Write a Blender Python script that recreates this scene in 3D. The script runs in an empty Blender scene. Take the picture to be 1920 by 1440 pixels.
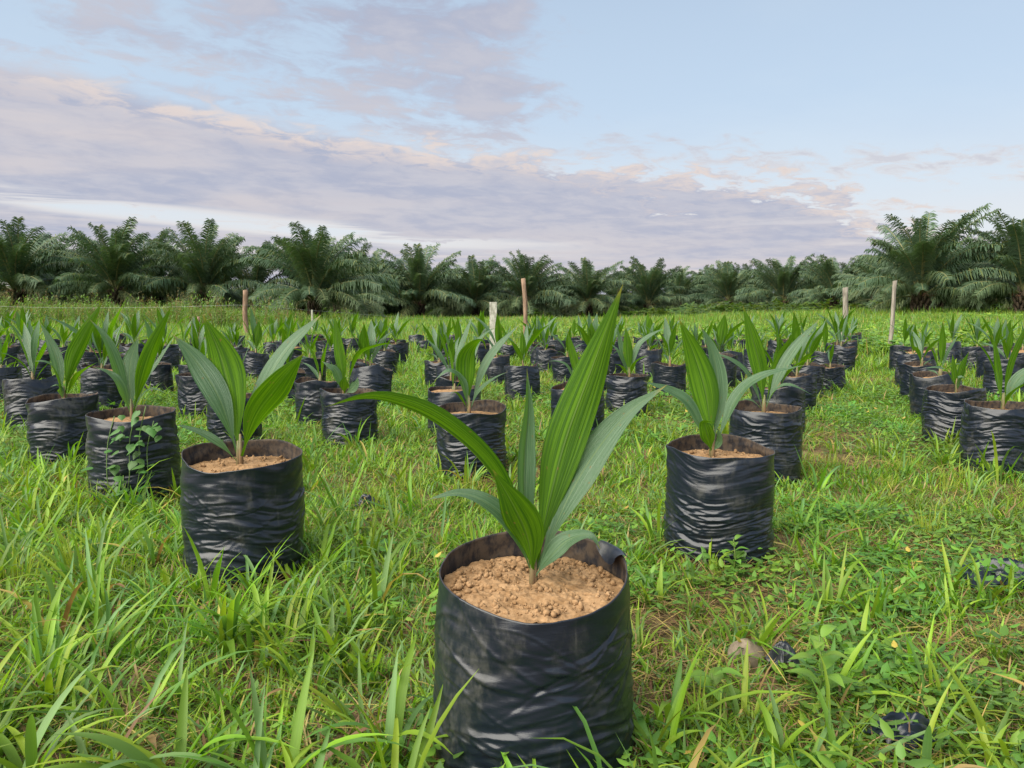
import bpy, math, random
import numpy as np
from mathutils import Vector, Matrix

C = bpy.context.scene
COL = C.collection
rng = np.random.default_rng(7)
random.seed(7)

# ------------------------------------------------------------------ camera
F, CAMH, HOR = 1430.0, 0.79, 588.0
TH = math.atan((720 - HOR) / F)
cam = bpy.data.cameras.new("camera")
cam.sensor_width = 36
cam.lens = F / 1920 * 36
cam.clip_start = 0.05
cam.clip_end = 4000
camo = bpy.data.objects.new("camera", cam)
COL.objects.link(camo)
camo.location = (0, 0, CAMH)
camo.rotation_euler = (math.pi / 2 - TH, 0, 0)
C.camera = camo

# ------------------------------------------------------------------ node helper
class NT:
    def __init__(s, tree):
        s.t = tree
        s.n = tree.nodes
        s.l = tree.links
    def node(s, typ, **kw):
        n = s.n.new(typ)
        for k, v in kw.items():
            setattr(n, k, v)
        return n
    def put(s, sock, v):
        if v is None:
            return
        if isinstance(v, bpy.types.NodeSocket):
            s.l.new(v, sock)
        else:
            sock.default_value = v
    def math(s, op, a, b=None, c=None, clamp=False):
        n = s.node("ShaderNodeMath", operation=op, use_clamp=clamp)
        for i, v in enumerate((a, b, c)):
            s.put(n.inputs[i], v)
        return n.outputs[0]
    def mix(s, f, a, b, blend="MIX"):
        n = s.node("ShaderNodeMix", data_type="RGBA", blend_type=blend)
        s.put(n.inputs["Factor"], f)
        s.put(n.inputs[6], a if isinstance(a, bpy.types.NodeSocket) else (*a, 1)[:4])
        s.put(n.inputs[7], b if isinstance(b, bpy.types.NodeSocket) else (*b, 1)[:4])
        return n.outputs[2]
    def noise(s, vec, scale, detail=4, rough=0.55, dist=0.0):
        n = s.node("ShaderNodeTexNoise")
        if vec is not None:
            s.l.new(vec, n.inputs["Vector"])
        n.inputs["Scale"].default_value = scale
        n.inputs["Detail"].default_value = detail
        n.inputs["Roughness"].default_value = rough
        n.inputs["Distortion"].default_value = dist
        return n.outputs["Fac"]
    def vec(s, x, y, z):
        n = s.node("ShaderNodeCombineXYZ")
        for i, v in enumerate((x, y, z)):
            s.put(n.inputs[i], v)
        return n.outputs[0]
    def sep(s, v):
        n = s.node("ShaderNodeSeparateXYZ")
        s.l.new(v, n.inputs[0])
        return n.outputs
    def smooth(s, v, a, b, lo=0.0, hi=1.0):
        n = s.node("ShaderNodeMapRange", interpolation_type="SMOOTHSTEP")
        s.put(n.inputs[0], v)
        for i, x in enumerate((a, b, lo, hi)):
            s.put(n.inputs[i + 1], x)
        return n.outputs[0]
    def vmul(s, v, xyz):
        n = s.node("ShaderNodeVectorMath", operation="MULTIPLY")
        s.l.new(v, n.inputs[0])
        n.inputs[1].default_value = xyz
        return n.outputs[0]

# ------------------------------------------------------------------ world, sun, exposure
EXPO = 0.95                                              # the phone exposed for the grass
SUN_EL, SUN_AZ = math.radians(47), math.radians(-130)   # azimuth from +Y towards +X: behind the camera, to its left
world = bpy.data.worlds.new("World")
C.world = world
world.use_nodes = True
w = NT(world.node_tree)
w.n.clear()
SKY_K = 0.075
sky = w.node("ShaderNodeTexSky", sky_type="NISHITA")
sky.sun_disc = False
sky.sun_elevation = SUN_EL
sky.sun_rotation = SUN_AZ % (2 * math.pi)
sky.air_density = 1.0
sky.dust_density = 0.6
sky.ozone_density = 2.5
K = 1.0 / SKY_K / 2 ** EXPO
def kc(r, g, b):             # a display-linear colour of the sky as seen at this exposure
    return (r * K, g * K, b * K)
dirv = w.node("ShaderNodeTexCoord").outputs["Generated"]
dx, dy, dz = w.sep(dirv)
az = w.math("ARCTAN2", dx, dy)
el = w.math("ARCSINE", w.math("MINIMUM", w.math("MAXIMUM", dz, -1.0), 1.0))
azc = w.math("MINIMUM", w.math("MAXIMUM", az, -0.9), 0.9)
hz = w.math("ADD", w.math("MAXIMUM", dz, 0.0), 0.13)
# the cloud deck seen in perspective, its rows running down to the right
rx = w.math("ADD", w.math("MULTIPLY", dx, 0.86), w.math("MULTIPLY", dy, 0.50))
ry = w.math("ADD", w.math("MULTIPLY", dx, -0.50), w.math("MULTIPLY", dy, 0.86))
plane = w.vec(w.math("DIVIDE", rx, hz), w.math("DIVIDE", ry, hz), 0.0)
n_big = w.noise(plane, 0.8, 6, 0.58, 0.2)
n_mid = w.noise(w.vmul(plane, (1.0, 1.35, 1.0)), 2.7, 8, 0.62, 0.35)
n_puff = w.noise(w.vmul(plane, (1.0, 1.2, 1.0)), 6.5, 7, 0.62, 0.45)
ang = w.vec(az, el, 0.0)
n_streak = w.noise(w.vmul(ang, (2.2, 52.0, 1.0)), 1.0, 6, 0.58, 0.5)
n_band = w.noise(w.vmul(ang, (1.5, 15.0, 1.0)), 1.0, 5, 0.5, 0.5)
def cen(n, k):
    return w.math("MULTIPLY", w.math("SUBTRACT", n, 0.5), k)
# bank of cloud whose upper edge sinks towards the right
edge = w.math("MULTIPLY_ADD", azc, -0.120, 0.212)
below = w.math("MULTIPLY", w.math("SUBTRACT", edge, el), 11.0)
right = w.smooth(azc, -0.30, 0.20)
wob = w.math("ADD", cen(n_big, 0.9), w.math("ADD", cen(n_mid, 1.3), cen(n_puff, 1.1)))
bank_in = w.math("ADD", below, w.math("MULTIPLY", wob, w.math("MULTIPLY_ADD", right, 0.95, 0.42)))
bank_in = w.math("ADD", bank_in, w.smooth(azc, 0.25, 0.62, 0.0, -0.55))
bank = w.smooth(bank_in, 0.0, 0.36)
# clear strip low on the left, and thin streaks low down
gapc = w.math("MULTIPLY_ADD", azc, -0.075, 0.085)
gd = w.math("ABSOLUTE", w.math("SUBTRACT", el, w.math("ADD", gapc, cen(n_band, 0.02))))
gap = w.math("MULTIPLY", w.smooth(gd, 0.003, 0.016, 1.0, 0.0), w.smooth(azc, -0.25, 0.20, 1.0, 0.0))
gap = w.math("MULTIPLY", gap, w.smooth(n_streak, 0.36, 0.52))
lowz = w.smooth(el, 0.05, 0.150, 1.0, 0.0)
streak = w.math("MULTIPLY", w.smooth(n_streak, 0.53, 0.68), lowz)
bank = w.math("MULTIPLY", bank, w.math("SUBTRACT", 1.0, w.math("MULTIPLY", gap, 0.95)))
bank = w.math("MULTIPLY", bank, w.math("SUBTRACT", 1.0, w.math("MULTIPLY", streak, 0.55)))
# a broken higher layer, thicker on a band that climbs to the left and overhead
line = w.math("ABSOLUTE", w.math("SUBTRACT", el, w.math("MULTIPLY_ADD", az, -0.36, 0.285)))
hi_in = w.math("ADD", w.smooth(line, 0.0, 0.24, 0.74, 0.12), w.math("ADD", cen(n_mid, 2.3), cen(n_puff, 1.9)))
hi_in = w.math("ADD", hi_in, cen(n_big, 0.25))
hi_in = w.math("SUBTRACT", hi_in, w.smooth(az, -0.04, 0.14, 0.0, 0.85))
high = w.math("MULTIPLY", w.smooth(hi_in, 0.18, 0.80), 0.95)
puffs_in = w.math("ADD", w.math("ADD", cen(n_puff, 1.5), cen(n_mid, 1.0)), w.smooth(w.math("ABSOLUTE", w.math("SUBTRACT", el, w.math("MULTIPLY_ADD", azc, -0.10, 0.215))), 0.0, 0.075, 0.26, -0.55))
puffs = w.math("MULTIPLY", w.smooth(puffs_in, 0.10, 0.48), 0.72)
cover = w.math("MAXIMUM", w.math("MAXIMUM", bank, high), puffs)
thin = w.math("SUBTRACT", 1.0, w.smooth(cover, 0.30, 1.0))
body = w.smooth(bank_in, 0.1, 1.3)
grey = w.mix(w.smooth(w.math("ADD", w.math("MULTIPLY", n_mid, 0.4), w.math("ADD", w.math("MULTIPLY", n_band, 0.3), w.math("MULTIPLY", n_puff, 0.3))), 0.41, 0.58), kc(0.430, 0.460, 0.590), kc(0.560, 0.560, 0.640))
warm = kc(0.84, 0.710, 0.640)
tint = w.math("MULTIPLY", w.smooth(n_band, 0.44, 0.68), w.math("MULTIPLY_ADD", w.smooth(azc, -0.55, 0.1, 1.0, 0.0), 0.28, 0.14))
tint = w.math("MAXIMUM", tint, w.math("MULTIPLY", thin, w.smooth(el, 0.14, 0.27, 0.85, 0.0)))
tint = w.math("MAXIMUM", tint, w.math("MULTIPLY", w.smooth(n_streak, 0.46, 0.66), w.math("MULTIPLY", lowz, 0.8)))
tint = w.math("MAXIMUM", tint, w.math("MULTIPLY", w.smooth(el, 0.03, 0.15, 0.55, 0.0), w.smooth(n_band, 0.40, 0.60)))
rim_lit = w.math("MULTIPLY", w.smooth(w.math("ABSOLUTE", w.math("SUBTRACT", bank_in, 0.30)), 0.0, 0.34, 0.85, 0.0), w.smooth(n_puff, 0.40, 0.60))
tint = w.math("MAXIMUM", tint, rim_lit)
tint = w.math("MULTIPLY", tint, w.smooth(el, 0.23, 0.31, 1.0, 0.0))
cloud = w.mix(tint, grey, warm)
# clear sky: the physical sky, whitened by a thin veil towards the horizon
veil_f = w.smooth(el, 0.03, 0.85, 0.94, 0.30)
veil = w.mix(w.smooth(el, 0.06, 0.27), kc(0.80, 0.82, 0.85), kc(0.610, 0.745, 0.895))
veil = w.mix(w.smooth(n_big, 0.40, 0.62, 0.0, 0.35), veil, kc(0.72, 0.83, 0.92))
clear_col = w.mix(veil_f, sky.outputs[0], veil)
allc = w.mix(w.math("MULTIPLY", cover, 0.93), clear_col, cloud)
bg = w.node("ShaderNodeBackground")
w.l.new(allc, bg.inputs[0])
bg.inputs[1].default_value = SKY_K
wo = w.node("ShaderNodeOutputWorld")
w.l.new(bg.outputs[0], wo.inputs[0])

sun = bpy.data.lights.new("sun", "SUN")
sun.energy = 5.0
sun.angle = math.radians(80)                            # a broad bright part of the sky, no hard shadows
sun.color = (1.0, 0.94, 0.80)
suno = bpy.data.objects.new("sun", sun)
COL.objects.link(suno)
sd = Vector((math.sin(SUN_AZ) * math.cos(SUN_EL), math.cos(SUN_AZ) * math.cos(SUN_EL), math.sin(SUN_EL)))
suno.rotation_euler = sd.to_track_quat("Z", "Y").to_euler()
C.view_settings.view_transform = "Standard"
C.view_settings.look = "None"
C.view_settings.gamma = 1
C.view_settings.use_curve_mapping = False
C.view_settings.exposure = EXPO
C.cycles.use_denoising = True
C.cycles.max_bounces = 6
C.cycles.transparent_max_bounces = 4
C.render.engine = "CYCLES"

# ------------------------------------------------------------------ numeric helpers
def hash2(ix, iy, seed):
    n = (ix.astype(np.int64) * 374761393 + iy.astype(np.int64) * 668265263 + seed * 982451653) & 0x7FFFFFFF
    n = ((n ^ (n >> 13)) * 1274126177) & 0x7FFFFFFF
    n = n ^ (n >> 16)
    return (n & 0xFFFF) / 65535.0

def vnoise(x, y, seed=0):
    x = np.asarray(x, float); y = np.asarray(y, float)
    ix = np.floor(x); iy = np.floor(y)
    fx = x - ix; fy = y - iy
    fx = fx * fx * (3 - 2 * fx); fy = fy * fy * (3 - 2 * fy)
    a = hash2(ix, iy, seed); b = hash2(ix + 1, iy, seed)
    c = hash2(ix, iy + 1, seed); d = hash2(ix + 1, iy + 1, seed)
    return (a * (1 - fx) + b * fx) * (1 - fy) + (c * (1 - fx) + d * fx) * fy

def fbm(x, y, seed=0, oct=4, gain=0.5):
    s = 0; a = 1; t = 0
    for i in range(oct):
        s = s + a * vnoise(np.asarray(x) * 2 ** i, np.asarray(y) * 2 ** i, seed + i * 17)
        t += a; a *= gain
    return s / t

def sstep(a, b, x):
    t = np.clip((np.asarray(x, float) - a) / (b - a), 0, 1)
    return t * t * (3 - 2 * t)

def ground(x, y):
    x = np.asarray(x, float); y = np.asarray(y, float)
    side = np.where(x < 0, sstep(5, 26, -x), 0.75 * sstep(8, 26, x))
    z = 0.85 * sstep(15, 55, y) * side + 2.6 * sstep(98, 150, y)
    z = z + (fbm(x * 0.9, y * 0.9, 3, 2) - 0.5) * 0.05 * sstep(0.6, 2.5, np.abs(y))
    return z

def ray(px, py):
    v = (py - 720) / F
    return np.array([(px - 960) / F, math.cos(TH) - v * math.sin(TH), -(math.sin(TH) + v * math.cos(TH))])

def at(px, py, Y):
    r = ray(px, py); r = r / r[1]
    return np.array([r[0] * Y, Y, CAMH + r[2] * Y])

def mpp(px, py, Y):            # metres per pixel at distance Y along the ray
    r = ray(px, py)
    return Y / r[1] / F

def on_ground(px, py):
    r = ray(px, py); r = r / r[1]
    Y = CAMH / max(1e-3, -r[2])
    for _ in range(6):
        Y = (CAMH - float(ground(r[0] * Y, Y))) / max(1e-3, -r[2])
    return np.array([r[0] * Y, Y, float(ground(r[0] * Y, Y))])

# ------------------------------------------------------------------ mesh building
class MB:
    def __init__(s):
        s.v = []; s.f = []; s.uv = []; s.m = []; s.col = []; s.n = 0
    def add(s, verts, faces, mat=0, uv=None, col=None):
        verts = np.asarray(verts, float).reshape(-1, 3)
        o = s.n
        s.v.append(verts); s.n += len(verts)
        s.f.extend([tuple(i + o for i in f) for f in faces])
        s.m.extend([mat] * len(faces))
        s.uv.append(np.zeros((len(verts), 2)) if uv is None else np.asarray(uv, float).reshape(-1, 2))
        c = np.ones((len(verts), 4))
        if col is not None:
            c[:, :3] = np.asarray(col, float)
        s.col.append(c)
    def grid(s, P, mat=0, uv=None, close=False, col=None):
        a, b = P.shape[:2]
        f = []
        for i in range(a - 1):
            r0 = i * b; r1 = r0 + b
            for j in range(b if close else b - 1):
                k = (j + 1) % b
                f.append((r0 + j, r0 + k, r1 + k, r1 + j))
        s.add(P.reshape(-1, 3), f, mat, None if uv is None else uv.reshape(-1, 2), col)
    def tube(s, pts, rad, n=8, mat=0, cap=True, col=None):
        pts = np.asarray(pts, float)
        rad = np.broadcast_to(np.asarray(rad, float), (len(pts),))
        T = np.gradient(pts, axis=0)
        T /= np.linalg.norm(T, axis=1)[:, None] + 1e-9
        ref = np.array([0.13, 0.99, 0.02]) if abs(T[0][2]) > 0.7 else np.array([0.02, 0.05, 1.0])
        A = np.cross(T, ref); A /= np.linalg.norm(A, axis=1)[:, None] + 1e-9
        B = np.cross(T, A)
        th = np.linspace(0, 2 * math.pi, n, endpoint=False)
        P = pts[:, None, :] + rad[:, None, None] * (np.cos(th)[None, :, None] * A[:, None, :] + np.sin(th)[None, :, None] * B[:, None, :])
        uv = np.stack(np.meshgrid(th / 6.283, np.linspace(0, 1, len(pts))), -1)
        o = s.n
        s.grid(P, mat, uv, True, col)
        if cap:
            s.f.append(tuple(o + i for i in range(n))[::-1]); s.m.append(mat)
            s.f.append(tuple(o + (len(pts) - 1) * n + i for i in range(n))); s.m.append(mat)
    def mesh(s, name, mats, smooth=True):
        me = bpy.data.meshes.new(name)
        V = np.concatenate(s.v)
        me.from_pydata(V.tolist(), [], s.f)
        me.polygons.foreach_set("material_index", s.m)
        me.polygons.foreach_set("use_smooth", [smooth] * len(s.f))
        UV = np.concatenate(s.uv)
        lay = me.uv_layers.new(name="UVMap")
        li = np.empty(len(me.loops), np.int32)
        me.loops.foreach_get("vertex_index", li)
        lay.data.foreach_set("uv", UV[li].astype(np.float32).ravel())
        ca = me.color_attributes.new("col", "FLOAT_COLOR", "POINT")
        ca.data.foreach_set("color", np.concatenate(s.col).astype(np.float32).ravel())
        for m in mats:
            me.materials.append(m)
        me.update()
        return me

def put(name, mesh, parent=None, loc=(0, 0, 0), rot=(0, 0, 0), scale=(1, 1, 1), link=True):
    o = bpy.data.objects.new(name, mesh)
    if link:
        COL.objects.link(o)
    if parent is not None:
        o.parent = parent
    o.location = loc; o.rotation_euler = rot; o.scale = scale
    return o

def tag(o, label=None, cat=None, group=None, kind=None):
    for k, v in (("label", label), ("category", cat), ("group", group), ("kind", kind)):
        if v:
            o[k] = v
    return o

def thing(name, label, cat, loc, group=None, rz=0):
    return tag(put(name, None, None, loc, (0, 0, rz)), label, cat, group)

def catmull(pts, n):
    pts = np.asarray(pts, float)
    P = np.vstack([2 * pts[0] - pts[1], pts, 2 * pts[-1] - pts[-2]])
    seg = np.linalg.norm(np.diff(pts, axis=0), axis=1)
    cum = np.concatenate([[0], np.cumsum(seg)]) / seg.sum()
    out = []
    for t in np.linspace(0, 1, n):
        i = min(len(seg) - 1, int(np.searchsorted(cum, t, "right") - 1))
        u = (t - cum[i]) / max(1e-9, cum[i + 1] - cum[i])
        p0, p1, p2, p3 = P[i], P[i + 1], P[i + 2], P[i + 3]
        out.append(0.5 * (2 * p1 + (p2 - p0) * u + (2 * p0 - 5 * p1 + 4 * p2 - p3) * u * u + (3 * p1 - p0 - 3 * p2 + p3) * u ** 3))
    return np.array(out)

# ------------------------------------------------------------------ materials
def new_mat(name):
    m = bpy.data.materials.new(name)
    m.use_nodes = True
    t = NT(m.node_tree)
    t.n.clear()
    out = t.node("ShaderNodeOutputMaterial")
    return m, t, out

def principled(t, color, rough=0.6, spec=0.5, **kw):
    p = t.node("ShaderNodeBsdfPrincipled")
    t.put(p.inputs["Base Color"], color if isinstance(color, bpy.types.NodeSocket) else (*color, 1)[:4])
    t.put(p.inputs["Roughness"], rough)
    t.put(p.inputs["Specular IOR Level"], spec)
    for k, v in kw.items():
        t.put(p.inputs[k.replace("_", " ")], v)
    return p

def bump(t, h, strength, dist):
    b = t.node("ShaderNodeBump")
    t.put(b.inputs["Height"], h)
    b.inputs["Strength"].default_value = strength
    b.inputs["Distance"].default_value = dist
    return b.outputs[0]

def translucent_mix(t, p, tcol, f):
    tr = t.node("ShaderNodeBsdfTranslucent")
    t.put(tr.inputs[0], tcol if isinstance(tcol, bpy.types.NodeSocket) else (*tcol, 1)[:4])
    mx = t.node("ShaderNodeMixShader")
    mx.inputs[0].default_value = f
    t.l.new(p.outputs[0], mx.inputs[1]); t.l.new(tr.outputs[0], mx.inputs[2])
    return mx.outputs[0]

def mat_seedling_leaf():
    m, t, out = new_mat("seedling_leaf")
    uv = t.node("ShaderNodeUVMap").outputs[0]
    u, v, _ = t.sep(uv)
    rnd = t.node("ShaderNodeObjectInfo").outputs["Random"]
    vv = t.vec(t.math("MULTIPLY", u, 17.0), t.math("MULTIPLY", v, 1.3), t.math("MULTIPLY", rnd, 40.0))
    st = t.smooth(t.noise(vv, 1.0, 4, 0.6), 0.38, 0.64)
    fine = t.noise(t.vec(t.math("MULTIPLY", u, 90.0), t.math("MULTIPLY", v, 2.5), t.math("MULTIPLY", rnd, 11.0)), 1.0, 2, 0.5)
    back = t.node("ShaderNodeNewGeometry").outputs["Backfacing"]
    up = t.mix(st, (0.050, 0.110, 0.052), (0.092, 0.162, 0.098))
    un = t.mix(st, (0.030, 0.088, 0.003), (0.082, 0.185, 0.004))
    col = t.mix(back, up, un)
    col = t.mix(t.math("MULTIPLY", t.smooth(fine, 0.4, 0.7), t.math("MULTIPLY_ADD", back, -0.12, 0.22)), col, (0.10, 0.17, 0.055))
    mid = t.smooth(t.math("ABSOLUTE", t.math("SUBTRACT", u, 0.5)), 0.006, 0.026, 0.55, 0.0)
    col = t.mix(mid, col, (0.13, 0.19, 0.05))
    tipn = t.math("ADD", v, t.math("MULTIPLY", t.math("SUBTRACT", fine, 0.5), 0.08))
    col = t.mix(t.smooth(tipn, 0.93, 0.99), col, (0.20, 0.17, 0.03))
    spots = t.noise(t.vec(t.math("MULTIPLY", u, 7.0), t.math("MULTIPLY", v, 22.0), t.math("MULTIPLY", rnd, 90.0)), 1.0, 2, 0.5)
    col = t.mix(t.smooth(spots, 0.71, 0.735), col, (0.16, 0.10, 0.03))
    hb = t.math("MULTIPLY_ADD", fine, 0.35, st)
    p = principled(t, col, t.math("ADD", t.math("MULTIPLY_ADD", fine, 0.12, 0.36), t.math("MULTIPLY", back, 0.12)), t.math("MULTIPLY_ADD", back, -0.36, 0.55), Normal=bump(t, hb, 0.35, 0.004))
    tc = t.mix(st, (0.070, 0.21, 0.002), (0.165, 0.36, 0.003))
    t.l.new(translucent_mix(t, p, tc, 0.36), out.inputs[0])
    return m

def mat_petiole():
    m, t, out = new_mat("petiole")
    g = t.node("ShaderNodeTexCoord").outputs["Object"]
    n = t.noise(t.vmul(g, (60, 60, 9)), 1.0, 4)
    z = t.sep(g)[2]
    c = t.mix(t.smooth(n, 0.35, 0.65), (0.10, 0.115, 0.045), (0.21, 0.135, 0.075))
    p = principled(t, c, 0.6, 0.3, Normal=bump(t, n, 0.4, 0.002))
    t.l.new(p.outputs[0], out.inputs[0])
    return m

def mat_bag():
    m, t, out = new_mat("black_polythene")
    g = t.node("ShaderNodeTexCoord").outputs["Object"]
    rnd = t.node("ShaderNodeObjectInfo").outputs["Random"]
    off = t.node("ShaderNodeVectorMath", operation="ADD")
    t.l.new(g, off.inputs[0])
    t.l.new(t.vec(t.math("MULTIPLY", rnd, 31.0), t.math("MULTIPLY", rnd, 17.0), t.math("MULTIPLY", rnd, 5.0)), off.inputs[1])
    q = off.outputs[0]
    patches = t.noise(t.vmul(q, (9, 9, 7)), 1.0, 6, 0.66, 0.4)
    fine = t.noise(t.vmul(q, (60, 60, 34)), 1.0, 5, 0.65)
    runs = t.noise(t.vmul(q, (55, 55, 3.5)), 1.0, 4, 0.6)
    wr = t.noise(t.vmul(q, (20, 20, 130)), 1.0, 4, 0.6, 0.9)
    dust = t.math("MULTIPLY", t.smooth(patches, 0.47, 0.72), t.smooth(fine, 0.30, 0.62))
    dust = t.math("MAXIMUM", dust, t.math("MULTIPLY", t.smooth(runs, 0.58, 0.75), t.smooth(patches, 0.42, 0.62)))
    dust = t.math("MULTIPLY", dust, 0.45)
    col = t.mix(dust, (0.0065, 0.0100, 0.0180), (0.105, 0.100, 0.085))
    back = t.node("ShaderNodeAttribute", attribute_name="col").outputs["Color"]
    inner = t.math("SUBTRACT", 1.0, t.sep(back)[0])
    ind = t.math("MULTIPLY", inner, t.smooth(fine, 0.35, 0.62, 0.15, 0.75))
    col = t.mix(ind, col, (0.105, 0.075, 0.052))
    ro = t.math("ADD", t.math("MULTIPLY_ADD", dust, 0.50, 0.28), t.math("MULTIPLY", inner, 0.35))
    p = principled(t, col, ro, t.math("MULTIPLY_ADD", inner, -0.3, 0.50), Normal=bump(t, t.math("MULTIPLY_ADD", fine, 0.25, wr), 0.16, 0.003))
    t.l.new(p.outputs[0], out.inputs[0])
    return m

def mat_soil():
    m, t, out = new_mat("sandy_soil")
    g = t.node("ShaderNodeTexCoord").outputs["Object"]
    a = t.noise(g, 26, 6, 0.65)
    b = t.noise(g, 160, 4, 0.6)
    c = t.mix(t.smooth(a, 0.33, 0.68), (0.175, 0.100, 0.047), (0.315, 0.195, 0.104))
    c = t.mix(t.math("MULTIPLY", t.smooth(b, 0.5, 0.75), 0.5), c, (0.38, 0.255, 0.148))
    p = principled(t, c, 0.95, 0.1, Normal=bump(t, t.math("MULTIPLY_ADD", b, 0.5, a), 0.6, 0.006))
    t.l.new(p.outputs[0], out.inputs[0])
    return m

def mat_blade(name, trans=0.32, rough=0.5, big=0.35):
    m, t, out = new_mat(name)
    at_ = t.node("ShaderNodeAttribute", attribute_name="col").outputs["Color"]
    pos = t.node("ShaderNodeNewGeometry").outputs["Position"]
    rnd = t.node("ShaderNodeObjectInfo").outputs["Random"]
    n = t.noise(pos, 1.3, 4, 0.6)
    hue = t.node("ShaderNodeHueSaturation")
    t.put(hue.inputs["Hue"], t.math("ADD", t.math("MULTIPLY_ADD", n, 0.07, 0.452), t.math("MULTIPLY", rnd, 0.026)))
    t.put(hue.inputs["Saturation"], 1.0)
    t.put(hue.inputs["Value"], t.math("ADD", t.math("MULTIPLY_ADD", n, 0.5, 0.68), t.math("MULTIPLY", rnd, 0.30)))
    t.l.new(at_, hue.inputs["Color"])
    uv = t.node("ShaderNodeUVMap").outputs[0]
    u, v, _ = t.sep(uv)
    st = t.noise(t.vec(t.math("MULTIPLY", u, 9.0), t.math("MULTIPLY", v, 0.8), t.math("MULTIPLY", rnd, 50.0)), 1.0, 3)
    c = t.mix(t.smooth(st, 0.3, 0.7, 0.0, 0.18), hue.outputs[0], (0.05, 0.10, 0.012))
    p = principled(t, c, rough, 0.35)
    tm = t.node("ShaderNodeVectorMath", operation="MULTIPLY")
    t.l.new(c, tm.inputs[0]); tm.inputs[1].default_value = (1.75, 1.9, 0.9)
    t.l.new(translucent_mix(t, p, tm.outputs[0], trans), out.inputs[0])
    return m

def mat_frond():
    m, t, out = new_mat("palm_leaflet")
    at_ = t.node("ShaderNodeAttribute", attribute_name="col").outputs["Color"]
    rnd = t.node("ShaderNodeObjectInfo").outputs["Random"]
    pos = t.node("ShaderNodeNewGeometry").outputs["Position"]
    n = t.noise(pos, 0.6, 3)
    base = t.mix(rnd, (0.056, 0.104, 0.062), (0.100, 0.150, 0.086))
    base = t.mix(t.smooth(n, 0.45, 0.75, 0.0, 0.4), base, (0.085, 0.118, 0.042))
    c = t.mix(1.0, base, at_, "MULTIPLY")
    p = principled(t, c, 0.5, 0.25)
    t.l.new(translucent_mix(t, p, (0.075, 0.135, 0.030), 0.25), out.inputs[0])
    return m

def mat_simple(name, c1, c2, scale=(8, 8, 8), rough=0.8, bs=0.4, bd=0.01, det=5, spec=0.3, lo=0.35, hi=0.65):
    m, t, out = new_mat(name)
    g = t.node("ShaderNodeTexCoord").outputs["Object"]
    n = t.noise(t.vmul(g, scale), 1.0, det, 0.62)
    c = t.mix(t.smooth(n, lo, hi), c1, c2)
    p = principled(t, c, rough, spec, Normal=bump(t, n, bs, bd))
    t.l.new(p.outputs[0], out.inputs[0])
    return m

def mat_ground():
    m, t, out = new_mat("field_soil")
    pos = t.node("ShaderNodeNewGeometry").outputs["Position"]
    x, y, z = t.sep(pos)
    a = t.noise(pos, 1.7, 6, 0.62)
    b = t.noise(pos, 22.0, 5, 0.65)
    d = t.noise(pos, 110.0, 3, 0.6)
    c = t.mix(t.smooth(b, 0.35, 0.65), (0.065, 0.047, 0.026), (0.150, 0.105, 0.057))
    c = t.mix(t.math("MULTIPLY", t.smooth(a, 0.55, 0.68), 0.6), c, (0.24, 0.150, 0.080))
    c = t.mix(t.math("MULTIPLY", t.smooth(d, 0.52, 0.62), 0.55), c, (0.060, 0.085, 0.016))
    far = t.smooth(y, 7.0, 24.0)
    fc = t.mix(t.smooth(t.noise(pos, 0.5, 5), 0.35, 0.65), (0.095, 0.150, 0.024), (0.150, 0.205, 0.036))
    c = t.mix(t.math("MULTIPLY", far, 0.9), c, fc)
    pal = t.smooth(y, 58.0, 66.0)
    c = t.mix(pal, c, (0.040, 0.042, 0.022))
    p = principled(t, c, 0.95, 0.1, Normal=bump(t, t.math("MULTIPLY_ADD", d, 0.4, b), 0.8, 0.02))
    t.l.new(p.outputs[0], out.inputs[0])
    return m

M_LEAF = mat_seedling_leaf()
M_PET = mat_petiole()
M_BAG = mat_bag()
M_SOIL = mat_soil()
M_GRASS = mat_blade("grass_blade")
M_HERB = mat_blade("herb_leaf", 0.28, 0.45)
M_DRY = mat_blade("dry_straw", 0.1, 0.8)
M_FROND = mat_frond()
M_RACH = mat_simple("frond_stalk", (0.10, 0.115, 0.045), (0.18, 0.17, 0.075), (3, 3, 3), 0.6)
M_TRUNK = mat_simple("palm_trunk", (0.035, 0.026, 0.020), (0.105, 0.078, 0.052), (6, 6, 9), 0.95, 0.8, 0.05)
M_FRUIT = mat_simple("palm_flower_stalks", (0.14, 0.065, 0.045), (0.25, 0.145, 0.095), (14, 14, 14), 0.8)
M_POST = mat_simple("weathered_wood", (0.13, 0.112, 0.092), (0.28, 0.25, 0.21), (40, 40, 3.5), 0.9, 0.7, 0.01)
M_POSTR = mat_simple("reddish_wood", (0.13, 0.082, 0.055), (0.27, 0.180, 0.125), (30, 30, 4), 0.9, 0.7, 0.01)
M_CONC = mat_simple("lichened_concrete", (0.24, 0.235, 0.19), (0.44, 0.43, 0.37), (22, 22, 14), 0.95, 0.5, 0.01)
M_WIRE = mat_simple("galvanised_wire", (0.30, 0.31, 0.33), (0.42, 0.43, 0.45), (9, 9, 9), 0.45)
M_STONE = mat_simple("pale_stone", (0.16, 0.125, 0.09), (0.27, 0.215, 0.155), (18, 18, 18), 0.9)
M_GROUND = mat_ground()

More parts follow.
